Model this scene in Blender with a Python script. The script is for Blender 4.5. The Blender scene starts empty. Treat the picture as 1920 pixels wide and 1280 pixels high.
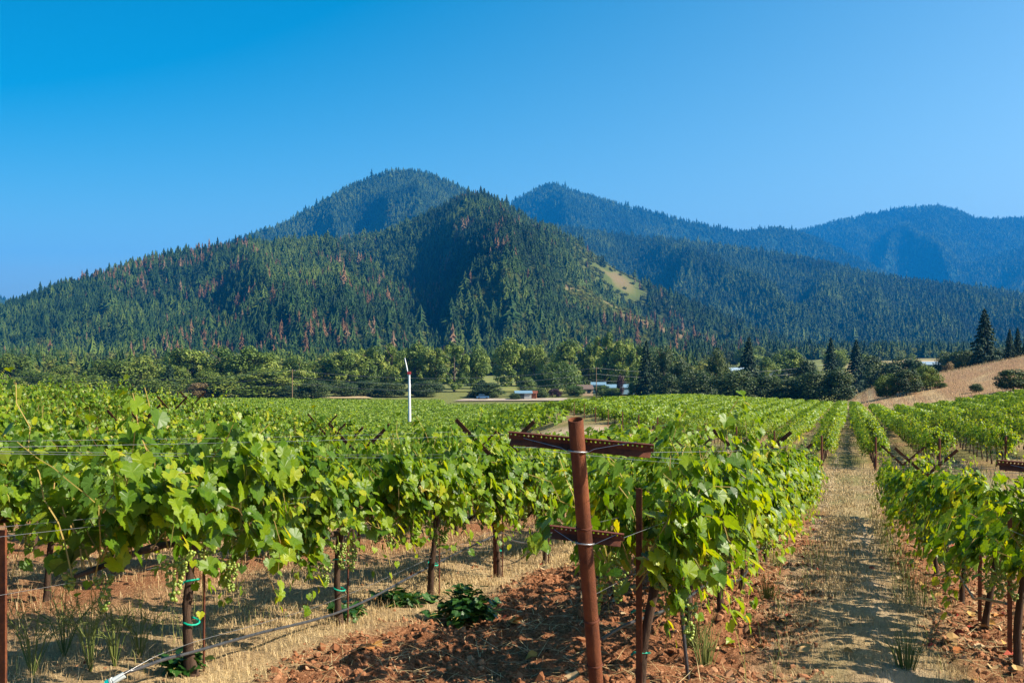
import bpy, math, random
import numpy as np
from mathutils import Vector, Matrix

S = bpy.context.scene
COL = S.collection
R = math.radians

# ------------------------------------------------------------------ camera, sky, sun, exposure
EYE = 1.65                      # eye height above the ground where the photographer stands
FPX = 1868.0                    # focal length in photo pixels (1920 wide)
cam_d = bpy.data.cameras.new("camera")
cam = bpy.data.objects.new("camera", cam_d); COL.objects.link(cam)
cam.location = (0, 0, EYE); cam.rotation_euler = (R(90), 0, 0)
cam_d.sensor_width = 36; cam_d.lens = 36 * FPX / 1920
cam_d.clip_start = 0.1; cam_d.clip_end = 60000
S.camera = cam

SUN_AZ, SUN_EL = 103.0, 38.5    # clockwise from +Y (the view), above the horizon
w = bpy.data.worlds.new("World"); S.world = w; w.use_nodes = True
nt = w.node_tree; nt.nodes.clear()
sky = nt.nodes.new("ShaderNodeTexSky"); sky.sky_type = 'NISHITA'; sky.sun_disc = False
sky.sun_elevation = R(SUN_EL); sky.sun_rotation = R(SUN_AZ)
sky.air_density = 1.1; sky.dust_density = 2.2; sky.ozone_density = 3.0; sky.altitude = 400
hs = nt.nodes.new("ShaderNodeHueSaturation"); hs.inputs["Saturation"].default_value = 1.55
hs.inputs["Hue"].default_value = 0.483
tcw = nt.nodes.new("ShaderNodeTexCoord"); dp = nt.nodes.new("ShaderNodeVectorMath"); dp.operation = 'DOT_PRODUCT'
dp.inputs[1].default_value = (.80, 0, -.60); nt.links.new(tcw.outputs["Generated"], dp.inputs[0])    # towards the sun's side, and down
for sock, lo, hi in (("Saturation", 1.74, 1.12), ("Value", .74, 1.16)):
    mr = nt.nodes.new("ShaderNodeMapRange"); mr.inputs[1].default_value = -.55; mr.inputs[2].default_value = .42
    mr.inputs[3].default_value = lo; mr.inputs[4].default_value = hi; nt.links.new(dp.outputs["Value"], mr.inputs[0]); nt.links.new(mr.outputs[0], hs.inputs[sock])
bg = nt.nodes.new("ShaderNodeBackground"); bg.inputs[1].default_value = 0.080
wo = nt.nodes.new("ShaderNodeOutputWorld")
nt.links.new(sky.outputs[0], hs.inputs["Color"]); nt.links.new(hs.outputs[0], bg.inputs[0])
nt.links.new(bg.outputs[0], wo.inputs[0])

sl = bpy.data.lights.new("sun", 'SUN'); sl.energy = 5.0; sl.angle = R(0.53); sl.color = (1.0, 0.90, 0.74)
so = bpy.data.objects.new("sun", sl); COL.objects.link(so)
sd = Vector((math.sin(R(SUN_AZ)) * math.cos(R(SUN_EL)), math.cos(R(SUN_AZ)) * math.cos(R(SUN_EL)), math.sin(R(SUN_EL))))
so.rotation_euler = sd.to_track_quat('Z', 'Y').to_euler(); so.location = (40, 0, 60)

S.view_settings.view_transform = 'Standard'; S.view_settings.look = 'None'
S.view_settings.exposure = 1.22; S.view_settings.gamma = 1.0
S.render.engine = 'CYCLES'
cy = S.cycles
cy.use_denoising = True; cy.denoiser = 'OPENIMAGEDENOISE'
cy.max_bounces = 6; cy.diffuse_bounces = 1; cy.glossy_bounces = 2; cy.transmission_bounces = 4
cy.volume_bounces = 0; cy.use_adaptive_sampling = True; cy.adaptive_threshold = 0.01
cy.sample_clamp_indirect = 4.0

# ------------------------------------------------------------------ helpers
rng = np.random.default_rng(7)
random.seed(7)
CA, SA = math.cos(math.atan(.3373)), math.sin(math.atan(.3373))   # the rows run 18.6 degrees right of the view

def uv2xy(u, v): return CA * u + SA * v, -SA * u + CA * v
def xy2uv(x, y): return CA * x - SA * y, SA * x + CA * y
def ss(x, a, b):
    t = np.clip((np.asarray(x, float) - a) / (b - a), 0, 1); return t * t * (3 - 2 * t)

def pchip(xk, yk):
    xk = np.array(xk, float); yk = np.array(yk, float); h = np.diff(xk); dl = np.diff(yk) / h
    m = np.zeros_like(xk); m[0] = dl[0]; m[-1] = dl[-1]
    for i in range(1, len(xk) - 1):
        if dl[i-1] * dl[i] > 0:
            w1 = 2*h[i] + h[i-1]; w2 = h[i] + 2*h[i-1]
            m[i] = (w1 + w2) / (w1 / dl[i-1] + w2 / dl[i])
    def f(x):
        x = np.clip(np.asarray(x, float), xk[0], xk[-1]); i = np.clip(np.searchsorted(xk, x) - 1, 0, len(h) - 1)
        t = (x - xk[i]) / h[i]
        return ((1+2*t)*(1-t)**2*yk[i] + t*(1-t)**2*h[i]*m[i] + t*t*(3-2*t)*yk[i+1] + t*t*(t-1)*h[i]*m[i+1])
    return f

def vnoise(x, y, seed=0):
    x = np.asarray(x, float); y = np.asarray(y, float)
    xi = np.floor(x).astype(np.int64); yi = np.floor(y).astype(np.int64); fx = x - xi; fy = y - yi
    fx = fx*fx*(3-2*fx); fy = fy*fy*(3-2*fy)
    def hsh(a, b):
        n = (a * 374761393 + b * 668265263 + seed * 974711) & 0xffffffff
        n = ((n ^ (n >> 13)) * 1274126177) & 0xffffffff
        return ((n ^ (n >> 16)) & 0xffff) / 65535.0
    return ((hsh(xi, yi)*(1-fx) + hsh(xi+1, yi)*fx)*(1-fy) + (hsh(xi, yi+1)*(1-fx) + hsh(xi+1, yi+1)*fx)*fy)

def fbm(x, y, octv=4, seed=0):
    s = 0; a = .5; n = 0
    for o in range(octv):
        s = s + a * vnoise(x * 2**o + 17.3*o, y * 2**o - 9.1*o, seed + o); n += a; a *= .5
    return s / n

def mesh_np(name, V, faces, mats, fmat=None, smooth=False, attrs=None):
    """faces: an (n,3) or (n,4) array, or a list of such arrays"""
    me = bpy.data.meshes.new(name)
    V = np.ascontiguousarray(V, np.float32)
    fl = faces if isinstance(faces, list) else [faces]
    fl = [np.asarray(f, np.int32) for f in fl if len(f)]
    li = np.concatenate([f.ravel() for f in fl]); cnt = np.concatenate([np.full(len(f), f.shape[1], np.int32) for f in fl])
    st = np.concatenate([[0], np.cumsum(cnt)[:-1]]).astype(np.int32)
    me.vertices.add(len(V)); me.vertices.foreach_set("co", V.ravel())
    me.loops.add(len(li)); me.loops.foreach_set("vertex_index", li)
    me.polygons.add(len(cnt)); me.polygons.foreach_set("loop_start", st); me.polygons.foreach_set("loop_total", cnt)
    for m in (mats if isinstance(mats, (list, tuple)) else [mats]): me.materials.append(m)
    if fmat is not None: me.polygons.foreach_set("material_index", np.asarray(fmat, np.int32))
    me.polygons.foreach_set("use_smooth", np.full(len(cnt), smooth, bool))
    for k, a in (attrs or {}).items():
        a = np.asarray(a, np.float32)
        if a.ndim == 1: me.attributes.new(k, 'FLOAT', 'POINT').data.foreach_set("value", a)
        else: me.attributes.new(k, 'FLOAT_COLOR', 'POINT').data.foreach_set("color", np.c_[a, np.ones(len(a))].astype(np.float32).ravel())
    me.update(calc_edges=True); me.validate()
    return me

class MB:
    """collects tubes, boxes, blobs for ONE mesh"""
    def __init__(s): s.V = []; s.F3 = []; s.F4 = []; s.m3 = []; s.m4 = []; s.n = 0; s.T = []
    def add(s, V, F, mi=0, tint=.5):
        V = np.asarray(V, float); F = np.asarray(F, int) + s.n
        s.V.append(V); s.T.append(np.full(len(V), tint) if np.isscalar(tint) else np.asarray(tint)); s.n += len(V)
        if F.shape[1] == 3: s.F3.append(F); s.m3.append(np.full(len(F), mi))
        else: s.F4.append(F); s.m4.append(np.full(len(F), mi))
    def tube(s, pts, rad, n=6, mi=0, caps=True, tint=.5, wob=0):
        pts = np.asarray(pts, float); k = len(pts); rad = np.broadcast_to(np.asarray(rad, float), (k,))
        tan = np.gradient(pts, axis=0); tan /= np.linalg.norm(tan, axis=1)[:, None] + 1e-9
        ref = np.array([0, 0, 1.]) if abs(tan[:, 2]).mean() < .8 else np.array([0, 1., 0])
        a = np.cross(tan, ref); a /= np.linalg.norm(a, axis=1)[:, None] + 1e-9; b = np.cross(tan, a)
        th = np.arange(n) * 2 * math.pi / n
        rr = rad[:, None] * (1 + (wob * rng.standard_normal((k, n)) if wob else 0))
        V = pts[:, None] + rr[..., None] * (np.cos(th)[None, :, None] * a[:, None] + np.sin(th)[None, :, None] * b[:, None])
        i = np.arange(k - 1)[:, None] * n; j = np.arange(n)[None]; j2 = (j + 1) % n
        F = np.stack([i + j, i + n + j, i + n + j2, i + j2], -1).reshape(-1, 4)
        V = V.reshape(-1, 3)
        s.add(V, F, mi, tint)
        if caps:
            for e, o in ((0, 0), (k - 1, 1)):
                c = np.vstack([pts[e], V[e*n:(e+1)*n]]); q = np.arange(n)
                f = np.c_[np.zeros(n, int), 1 + q, 1 + (q + 1) % n]
                s.add(c, f if o == 0 else f[:, ::-1], mi, tint)
    def box(s, c, size, rot=None, mi=0, tint=.5):
        q = np.array([[x, y, z] for x in (-.5, .5) for y in (-.5, .5) for z in (-.5, .5)]) * np.asarray(size)
        if rot is not None: q = q @ np.asarray(rot).T
        s.add(q + np.asarray(c), [[0,1,3,2],[4,6,7,5],[0,4,5,1],[2,3,7,6],[0,2,6,4],[1,5,7,3]], mi, tint)
    def mesh(s, name, mats, smooth=False):
        F = []; fm = []
        if s.F3: F.append(np.vstack(s.F3)); fm.append(np.concatenate(s.m3))
        if s.F4: F.append(np.vstack(s.F4)); fm.append(np.concatenate(s.m4))
        return mesh_np(name, np.vstack(s.V), F, mats, np.concatenate(fm), smooth, {"tint": np.concatenate(s.T)})

def link(name, me, parent=None, loc=None, rot=None, scale=None):
    o = bpy.data.objects.new(name, me); COL.objects.link(o)
    if parent is not None: o.parent = parent
    if loc is not None: o.location = loc
    if rot is not None: o.rotation_euler = rot
    if scale is not None: o.scale = scale if hasattr(scale, '__len__') else (scale,) * 3
    return o
def tag(o, label, cat, group=None, kind=None):
    o["label"] = label; o["category"] = cat
    if group: o["group"] = group
    if kind: o["kind"] = kind
    return o
def struct(o): o["kind"] = "structure"; return o
def thing(name, label, cat, loc=(0, 0, 0), rot=(0, 0, 0), group=None, scale=None):
    return tag(link(name, None, None, loc, rot, scale), label, cat, group)
def stuff(o, label, cat): return tag(o, label, cat, None, "stuff")
ORD = "first second third fourth fifth sixth seventh eighth ninth tenth eleventh twelfth thirteenth fourteenth fifteenth sixteenth seventeenth eighteenth nineteenth twentieth".split()

# ------------------------------------------------------------------ materials
def newmat(name):
    m = bpy.data.materials.new(name); m.use_nodes = True; m.node_tree.nodes.clear()
    return m, m.node_tree
def N(t, typ, **kw):
    n = t.nodes.new(typ)
    for k, v in kw.items():
        if k in n.inputs: n.inputs[k].default_value = v
        else: setattr(n, k, v)
    return n
def ramp(t, fac, stops):
    r = t.nodes.new("ShaderNodeValToRGB"); el = r.color_ramp.elements
    while len(el) < len(stops): el.new(.5)
    for e, (p, c) in zip(el, stops): e.position = p; e.color = (*c, 1)
    t.links.new(fac, r.inputs[0]); return r.outputs[0]
def mixc(t, fac, a, b, mode='MIX'):
    m = t.nodes.new("ShaderNodeMix"); m.data_type = 'RGBA'; m.blend_type = mode
    for sock, v in ((m.inputs[0], fac), (m.inputs[6], a), (m.inputs[7], b)):
        if hasattr(v, 'links'): t.links.new(v, sock)
        elif hasattr(v, '__len__'): sock.default_value = (*v, 1)
        else: sock.default_value = v
    return m.outputs[2]
def out(t, sh):
    o = t.nodes.new("ShaderNodeOutputMaterial"); t.links.new(sh, o.inputs[0])
def attr(t, name, typ='GEOMETRY'):
    a = t.nodes.new("ShaderNodeAttribute"); a.attribute_name = name; a.attribute_type = typ; return a

def leaf_mat(name, stops, trans=.38, tcol=1.0, rough=.42, spec=.45, under=None, rand=0.0, stand=0.0, mottle=0.0, ttint=(1.25, 1.25, .45)):
    m, t = newmat(name)
    a = attr(t, "tint"); fac = a.outputs["Fac"]
    if rand:
        oi = t.nodes.new("ShaderNodeObjectInfo")
        q = N(t, "ShaderNodeMath", operation='MULTIPLY_ADD'); t.links.new(oi.outputs["Random"], q.inputs[0])
        q.inputs[1].default_value = rand; q.inputs[2].default_value = -rand/2
        q2 = N(t, "ShaderNodeMath", operation='ADD'); t.links.new(fac, q2.inputs[0]); t.links.new(q.outputs[0], q2.inputs[1]); fac = q2.outputs[0]
    if mottle:
        tc = t.nodes.new("ShaderNodeTexCoord"); nn = N(t, "ShaderNodeTexNoise", Scale=38.0, Detail=4.0, Roughness=.7); t.links.new(tc.outputs["Object"], nn.inputs["Vector"])
        q4 = N(t, "ShaderNodeMath", operation='MULTIPLY_ADD'); t.links.new(nn.outputs[0], q4.inputs[0]); q4.inputs[1].default_value = mottle; q5 = N(t, "ShaderNodeMath", operation='SUBTRACT')
        t.links.new(fac, q5.inputs[0]); q5.inputs[1].default_value = mottle/2; t.links.new(q5.outputs[0], q4.inputs[2]); fac = q4.outputs[0]
    if stand:
        q3 = N(t, "ShaderNodeMath", operation='MULTIPLY_ADD'); t.links.new(attr(t, "stand", 'INSTANCER').outputs["Fac"], q3.inputs[0]); q3.inputs[1].default_value = stand
        t.links.new(fac, q3.inputs[2]); fac = q3.outputs[0]
    c = ramp(t, fac, stops); top = c
    if under is not None:
        g = t.nodes.new("ShaderNodeNewGeometry"); c = mixc(t, g.outputs["Backfacing"], top, mixc(t, .6, top, under))
    p = N(t, "ShaderNodeBsdfPrincipled", Roughness=rough); p.inputs["Specular IOR Level"].default_value = spec
    t.links.new(c, p.inputs["Base Color"])
    tr = t.nodes.new("ShaderNodeBsdfTranslucent")
    t.links.new(mixc(t, 1.0, top, tuple(x * tcol for x in ttint), 'MULTIPLY'), tr.inputs[0])
    mx = t.nodes.new("ShaderNodeMixShader"); mx.inputs[0].default_value = trans
    t.links.new(p.outputs[0], mx.inputs[1]); t.links.new(tr.outputs[0], mx.inputs[2]); out(t, mx.outputs[0])
    return m

def solid(name, col, rough=.7, spec=.3, metal=0, nscale=0, ncol=None, bump=0, bscale=40, coord='Object', stretch=(1, 1, 1), detail=6):
    m, t = newmat(name)
    p = N(t, "ShaderNodeBsdfPrincipled", Roughness=rough, Metallic=metal); p.inputs["Specular IOR Level"].default_value = spec
    p.inputs["Base Color"].default_value = (*col, 1)
    if nscale or bump:
        tc = t.nodes.new("ShaderNodeTexCoord"); mp = t.nodes.new("ShaderNodeMapping"); mp.inputs["Scale"].default_value = stretch
        t.links.new(tc.outputs[coord], mp.inputs[0])
    if nscale:
        n = N(t, "ShaderNodeTexNoise", Scale=nscale, Detail=detail, Roughness=.65); t.links.new(mp.outputs[0], n.inputs["Vector"])
        t.links.new(ramp(t, n.outputs[0], [(.32, col), (.68, ncol)]), p.inputs["Base Color"])
    if bump:
        n2 = N(t, "ShaderNodeTexNoise", Scale=bscale, Detail=8.0, Roughness=.7); t.links.new(mp.outputs[0], n2.inputs["Vector"])
        b = N(t, "ShaderNodeBump", Strength=bump, Distance=.01); t.links.new(n2.outputs[0], b.inputs["Height"]); t.links.new(b.outputs[0], p.inputs["Normal"])
    out(t, p.outputs[0]); return m

def tint_mat(name, stops, rough=.8, spec=.2, rand=0.0):
    m, t = newmat(name); a = attr(t, "tint"); fac = a.outputs["Fac"]
    if rand:
        oi = t.nodes.new("ShaderNodeObjectInfo"); q = N(t, "ShaderNodeMath", operation='MULTIPLY_ADD')
        t.links.new(oi.outputs["Random"], q.inputs[0]); q.inputs[1].default_value = rand; t.links.new(fac, q.inputs[2]); fac = q.outputs[0]
    p = N(t, "ShaderNodeBsdfPrincipled", Roughness=rough); p.inputs["Specular IOR Level"].default_value = spec
    t.links.new(ramp(t, fac, stops), p.inputs["Base Color"]); out(t, p.outputs[0]); return m

M = {}
GL = [(0, (.028, .080, .004)), (.35, (.088, .180, .006)), (.7, (.21, .305, .008)), (.93, (.36, .39, .012)), (1, (.36, .27, .03))]
M['vine_leaf'] = leaf_mat('vine_leaf', GL, trans=.48, mottle=.42, under=(.10, .20, .04), rough=.42, spec=.38, ttint=(1.8, 1.5, .28))
M['field_leaf'] = leaf_mat('field_leaf', [(0, (.05, .11, .006)), (.5, (.145, .24, .010)), (1, (.29, .37, .014))], trans=.4, rough=.45, spec=.4, ttint=(1.6, 1.4, .3))
M['cane'] = tint_mat('cane', [(0, (.20, .12, .04)), (.5, (.26, .22, .05)), (1, (.33, .20, .07))])
M['bark'] = solid('bark', (.030, .017, .011), .9, .2, 0, 18, (.105, .064, .042), .9, 60, stretch=(1, 1, .18))
M['grape'] = tint_mat('grape', [(0, (.13, .20, .025)), (1, (.27, .32, .05))], .35, .5)
M['green_tie'] = solid('green_tie', (.0, .32, .20), .5)
M['rust'] = solid('rust', (.085, .022, .010), .78, .35, 0, 26, (.19, .058, .024), .35, 160, detail=10)
M['rust'] = solid('rust', (.055, .016, .009), .85, .3, 0, 13, (.215, .066, .022), .6, 240, detail=12, stretch=(1, 1, .55))
M['rust_dark'] = solid('rust_dark', (.055, .015, .008), .75, .35, .0, 22, (.15, .042, .017), .35, 160)
M['wire'] = solid('wire', (.36, .36, .36), .4, .5, .8)
M['hose'] = solid('hose', (.030, .032, .036), .30, .6, 0, 30, (.06, .06, .065))
M['teal_plastic'] = solid('teal_plastic', (.0, .35, .33), .4)
M['pale_plastic'] = solid('pale_plastic', (.5, .55, .55), .4)
M['white_metal'] = solid('white_metal', (.72, .73, .75), .45, .4, .0, 6, (.62, .63, .66))
M['red_paint'] = solid('red_paint', (.35, .03, .04), .5)
M['pole_wood'] = solid('pole_wood', (.16, .095, .055), .9, .2, 0, 8, (.24, .15, .09))
M['oak_leaf'] = leaf_mat('oak_leaf', [(0, (.020, .046, .008)), (.5, (.080, .130, .017)), (1, (.20, .235, .036))], trans=.2, rough=.6, spec=.25, rand=.3)
M['cottonwood_leaf'] = leaf_mat('cottonwood_leaf', [(0, (.024, .060, .009)), (.5, (.125, .190, .024)), (1, (.31, .35, .065))], trans=.22, rough=.55, spec=.3, rand=.25)
M['willow_leaf'] = leaf_mat('willow_leaf', [(0, (.03, .07, .012)), (.5, (.08, .14, .022)), (1, (.17, .22, .04))], trans=.28, rough=.55)
M['dark_leaf'] = leaf_mat('dark_leaf', [(0, (.010, .030, .007)), (.5, (.036, .070, .013)), (1, (.10, .13, .024))], trans=.2, rough=.6, rand=.3)
M['needle'] = leaf_mat('needle', [(0, (.008, .026, .016)), (.5, (.018, .045, .024)), (1, (.04, .075, .03))], trans=.1, rough=.65, spec=.2, rand=.4)
M['brown_leaf'] = leaf_mat('brown_leaf', [(0, (.10, .065, .022)), (.5, (.20, .135, .05)), (1, (.30, .22, .08))], trans=.2, rough=.7)
M['purple_leaf'] = leaf_mat('purple_leaf', [(0, (.02, .008, .012)), (.5, (.045, .018, .024)), (1, (.08, .03, .04))], trans=.15, ttint=(1, .6, .7))
M['tree_bark'] = solid('tree_bark', (.06, .045, .035), .9, .2, 0, 5, (.14, .11, .085))
M['weed_leaf'] = leaf_mat('weed_leaf', [(0, (.012, .05, .010)), (.5, (.028, .09, .014)), (1, (.06, .14, .02))], trans=.25, rough=.4)
M['straw'] = tint_mat('straw', [(0, (.19, .115, .05)), (.5, (.47, .335, .155)), (1, (.72, .57, .32))], .75)
M['green_grass'] = tint_mat('green_grass', [(0, (.06, .09, .018)), (.5, (.14, .17, .04)), (1, (.28, .27, .09))], .7)
M['clod'] = tint_mat('clod', [(0, (.12, .047, .021)), (.5, (.27, .113, .052)), (1, (.42, .225, .12))], .95, .1)
M['fallen'] = tint_mat('fallen', [(0, (.22, .015, .010)), (.35, (.30, .05, .02)), (.6, (.40, .22, .05)), (1, (.38, .27, .15))], .7)
# forest trees seen from afar
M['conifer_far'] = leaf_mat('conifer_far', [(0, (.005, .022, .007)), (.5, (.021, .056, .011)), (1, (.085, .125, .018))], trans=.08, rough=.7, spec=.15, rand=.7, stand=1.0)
M['dead_conifer'] = leaf_mat('dead_conifer', [(0, (.07, .045, .026)), (.5, (.17, .085, .036)), (1, (.20, .145, .09))], trans=.08, rough=.8, spec=.1, rand=.9)
M['scrub_far'] = leaf_mat('scrub_far', [(0, (.025, .050, .010)), (.5, (.065, .095, .016)), (1, (.16, .165, .03))], trans=.15, rough=.7, spec=.15, rand=.8, stand=.5)
M['metal_roof'] = solid('metal_roof', (.22, .30, .36), .5, .4, .0, 3, (.27, .35, .41))
M['barn_wall'] = solid('barn_wall', (.05, .075, .09), .7)
M['white_wall'] = solid('white_wall', (.36, .36, .34), .6)
M['tan_wall'] = solid('tan_wall', (.42, .30, .20), .7)
M['brown_roof'] = solid('brown_roof', (.12, .085, .07), .8)
M['blue_sheet'] = solid('blue_sheet', (.14, .24, .31), .5)
M['rust_red'] = solid('rust_red', (.17, .055, .028), .8)
M['dark_glass'] = solid('dark_glass', (.02, .03, .04), .15, .6)
M['blue_paint'] = solid('blue_paint', (.06, .16, .32), .4, .5)
M['rubber'] = solid('rubber', (.02, .02, .02), .8)

# ------------------------------------------------------------------ the lie of the land (heights relative to the eye, then + EYE)
P_main = pchip([-400, -60, -5, 0, 3, 5, 7, 10, 13.5, 22, 31, 46, 100, 190, 260, 340, 420, 20000],
               [4, -.9, -1.55, -1.65, -1.72, -1.88, -2.1, -2.47, -2.92, -3.75, -4.5, -5.6, -8.1, -12.2, -15.6, -18.9, -19.5, -19.5])
P_left = pchip([-400, -60, -5, 0, 3, 5, 7, 10, 13.5, 22, 28, 60, 100, 150, 195, 20000],
               [4, -.9, -1.55, -1.65, -1.72, -1.88, -2.1, -2.47, -2.92, -3.75, -4.3, -9.2, -14.6, -18.4, -19.5, -19.5])
def land(x, y):
    u, v = xy2uv(np.asarray(x, float), np.asarray(y, float))
    q = (u + 15) * -.903 + (v - 76) * -.429
    k = np.maximum(ss(q, .5, 20), ss(-u, 44, 62) * ss(v, 120, 165))
    z = P_main(v) * (1 - k) + P_left(v) * k
    z = z + 1.35 * ss(-u, 7, 25) * (1 - ss(v, 30, 70))
    z = z + (.036 * np.clip(-u - 2, 0, 26) - .11 * np.clip(-u - 28, 0, 24)) * ss(v, 70, 140) * (1 - k)
    z = z - .05 * np.clip(u - .2, 0, 4) * (1 - ss(v, 20, 44))
    r = np.clip(u - 2, 0, 75); r = r * r / (r + 6)
    z = z + .165 * r * ss(v, 22, 62) * (1 - ss(v, 235, 420)) 
    z = z + 8.6 * ss(u, -5, 9) * np.exp(-((u - 75) / 85) ** 2 - ((v - 268) / 46) ** 2)
    return z + EYE
def at(px, Y): return (px - 960) / FPX * Y
def depth_on_land(px, py, y0=3, y1=2500):
    for Y in np.geomspace(y0, y1, 4000):
        if float(land(at(px, Y), Y)) > EYE - (py - 640) / FPX * Y: return Y
    return y1
def block2(u, v, m=0.0):      # inside the second vineyard block
    return (v > 45 - 2.1 * np.minimum(u, 0) + m) & (v < 190 - m) & (u > -43 + m)

def axis(parts):
    o = [parts[0][0]]
    for a, b, s0, s1 in parts:
        p = a; s = s0; n = max(2, int(round((b - a) / ((s0 + s1) / 2))))
        t = np.linspace(0, 1, n + 1)[1:]
        c = (t * s0 + t * t * (s1 - s0) / 2); c /= c[-1]
        o += list(a + (b - a) * c)
    return np.array(o)
def gauss(x, m, s): return np.exp(-((x - m) / s) ** 2)

ROWS_U = [1.09, -1.03, -3.46] + [-5.85 - 2.37 * k for k in range(13)]
def cover(u, v):
    """soil, straw, green weights"""
    wob = .34 * (fbm(u * 1.3, v * .7, 3, 5) - .5) * 2 + .22 * (fbm(u * 6, v * 5, 3, 15) - .5)
    soil = np.zeros_like(u); uu = u + wob
    near = (v < 26 - .3 * np.minimum(u, 0))
    soil = np.maximum(soil, ss(uu, -3.35, -3.0) * (1 - ss(uu, -.80, -.18)))            # tilled alley behind the end post, to the lane's edge
    soil = np.maximum(soil, .95 * ss(uu, .50, .92) * (1 - ss(uu, 2.2, 2.5)))
    for k in range(3, len(ROWS_U)):
        soil = np.maximum(soil, .95 * gauss(uu, ROWS_U[k] - .15, 1.0))
    soil = np.where(near, soil, 0)
    rows2 = np.abs(((u - 1.09) / 2.37 + .5) % 1 - .5) * 2.37
    soil = np.where(~near & (v > 40), .55 * (1 - ss(rows2 + wob, .45, .85)), soil)
    lane = ((u > -.9) & (u < .95)); soil = np.where(~near & lane, .15, soil)
    green = .25 * gauss(u, .62, .22) * ss(fbm(u * 2, v * .5, 3, 9), .35, .6) + .3 * gauss(u, -.15, .25) * ss(fbm(u * 2, v * .4, 3, 19), .5, .65)
    green = np.where(v < 22, green, np.where(v < 186, .25 + .45 * ss(fbm(u * .5, v * .2, 3, 29), .35, .65), green))
    low = ss(-u, 60, 90) * 0
    far = ss(v, 330, 420)
    green = green * (1 - far) + far * (.55 + .45 * ss(fbm(u * .012, v * .006, 3, 39), .40, .56))
    green = np.maximum(green, .9 * ss(v, 186, 192) * (1 - ss(u, -3, 2)))
    green = np.maximum(green, .75 * np.maximum(ss((u + 15) * -.903 + (v - 76) * -.429, 4, 9) * (v > 45), ss(v, 192, 200) * ss(-u, 40, 50)))
    soil = soil * (1 - far)
    return soil, green

m, t = newmat('ground'); M['ground'] = m
a = attr(t, "cover"); sep = t.nodes.new("ShaderNodeSeparateColor"); t.links.new(a.outputs["Color"], sep.inputs[0])
tc = t.nodes.new("ShaderNodeTexCoord")
def noi(scale, det=8, rough=.65):
    n = N(t, "ShaderNodeTexNoise", Scale=scale, Detail=float(det), Roughness=rough); t.links.new(tc.outputs["Object"], n.inputs["Vector"]); return n.outputs[0]
n1, n2, n3 = noi(9), noi(60), noi(1.1, 5)
soilc = ramp(t, n2, [(.30, (.11, .042, .019)), (.5, (.265, .110, .050)), (.72, (.41, .215, .112))])
strawc = ramp(t, n2, [(.30, (.22, .14, .066)), (.5, (.48, .345, .175)), (.7, (.65, .51, .30))])
strawc = mixc(t, ramp(t, n3, [(.40, (0, 0, 0)), (.62, (.55, .55, .55))]), strawc, (.30, .175, .09))
strawc = mixc(t, ramp(t, noi(.10, 6), [(.42, (0, 0, 0)), (.62, (.6, .6, .6))]), strawc, (.25, .19, .12))
grnc = ramp(t, n1, [(.3, (.055, .085, .018)), (.7, (.17, .19, .05))])
c = mixc(t, sep.outputs[0], strawc, soilc); c = mixc(t, sep.outputs[1], c, grnc)
c = mixc(t, sep.outputs[2], c, ramp(t, n1, [(.3, (.44, .32, .20)), (.7, (.60, .46, .31))]))
p = N(t, "ShaderNodeBsdfPrincipled", Roughness=.95); p.inputs["Specular IOR Level"].default_value = .1
t.links.new(c, p.inputs["Base Color"])
b = N(t, "ShaderNodeBump", Strength=.9, Distance=.03); t.links.new(n2, b.inputs["Height"])
b2 = N(t, "ShaderNodeBump", Strength=.6, Distance=.12); t.links.new(n1, b2.inputs["Height"]); t.links.new(b.outputs[0], b2.inputs["Normal"])
t.links.new(b2.outputs[0], p.inputs["Normal"]); out(t, p.outputs[0])

def micro(u, v):
    soil, green = cover(u, v)
    fade = 1 - ss(v, 16, 40)
    d = .11 * (fbm(u * 2.2, v * 2.2, 3, 3) - .5) + .10 * soil * (np.abs(fbm(u * 7, v * 7, 3, 13) - .5) * 2 - .25) + .05 * soil * (fbm(u * 19, v * 19, 2, 23) - .5)
    return d * fade
def ground_z(x, y):
    u, v = xy2uv(x, y); return land(x, y) + micro(u, v)

ua = axis([(-8500, -900, 1000, 120), (-900, -100, 100, 12), (-100, -30, 8, 1.2), (-30, -9, .9, .25), (-9, -4.2, .2, .045), (-4.2, 1.8, .032, .032), (1.8, 5, .05, .3), (5, 40, .5, 3), (40, 160, 5, 15), (160, 8500, 30, 1000)])
va = axis([(-300, -8, 30, 1.5), (-8, 3.5, .8, .06), (3.5, 16, .035, .05), (16, 40, .06, .3), (40, 130, .5, 1.6), (130, 420, 2, 8), (420, 13000, 15, 900)])
UU, VV = np.meshgrid(ua, va, indexing='ij'); u = UU.ravel(); v = VV.ravel()
X, Y = uv2xy(u, v); Z = ground_z(X, Y)
sw, gw = cover(u, v)
tr = np.maximum(.75 * gauss(u, .30, .17) * (v < 24), .5 * gauss(u, -.55, .12) * (v < 60)) * ss(fbm(u * 3, v * .8, 3, 51), .3, .6)
qq = (u + 15) * -.903 + (v - 76) * -.429
tr = np.maximum(tr, .8 * ss(qq, .3, 1.8) * (1 - ss(qq, 6, 8.5)) * ss(v, 60, 66) * (1 - ss(v, 84, 90)) * (.4 + .6*ss(fbm(u*.5, v*.5, 3, 55), .35, .6)))
ni, nj = UU.shape
ii = (np.arange(ni - 1)[:, None] * nj + np.arange(nj - 1)[None]).ravel()
F = np.c_[ii, ii + nj, ii + nj + 1, ii + 1]
struct(link("ground", mesh_np("ground", np.c_[X, Y, Z], F, M['ground'], None, True, {"cover": np.c_[sw, gw, tr]})))

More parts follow.
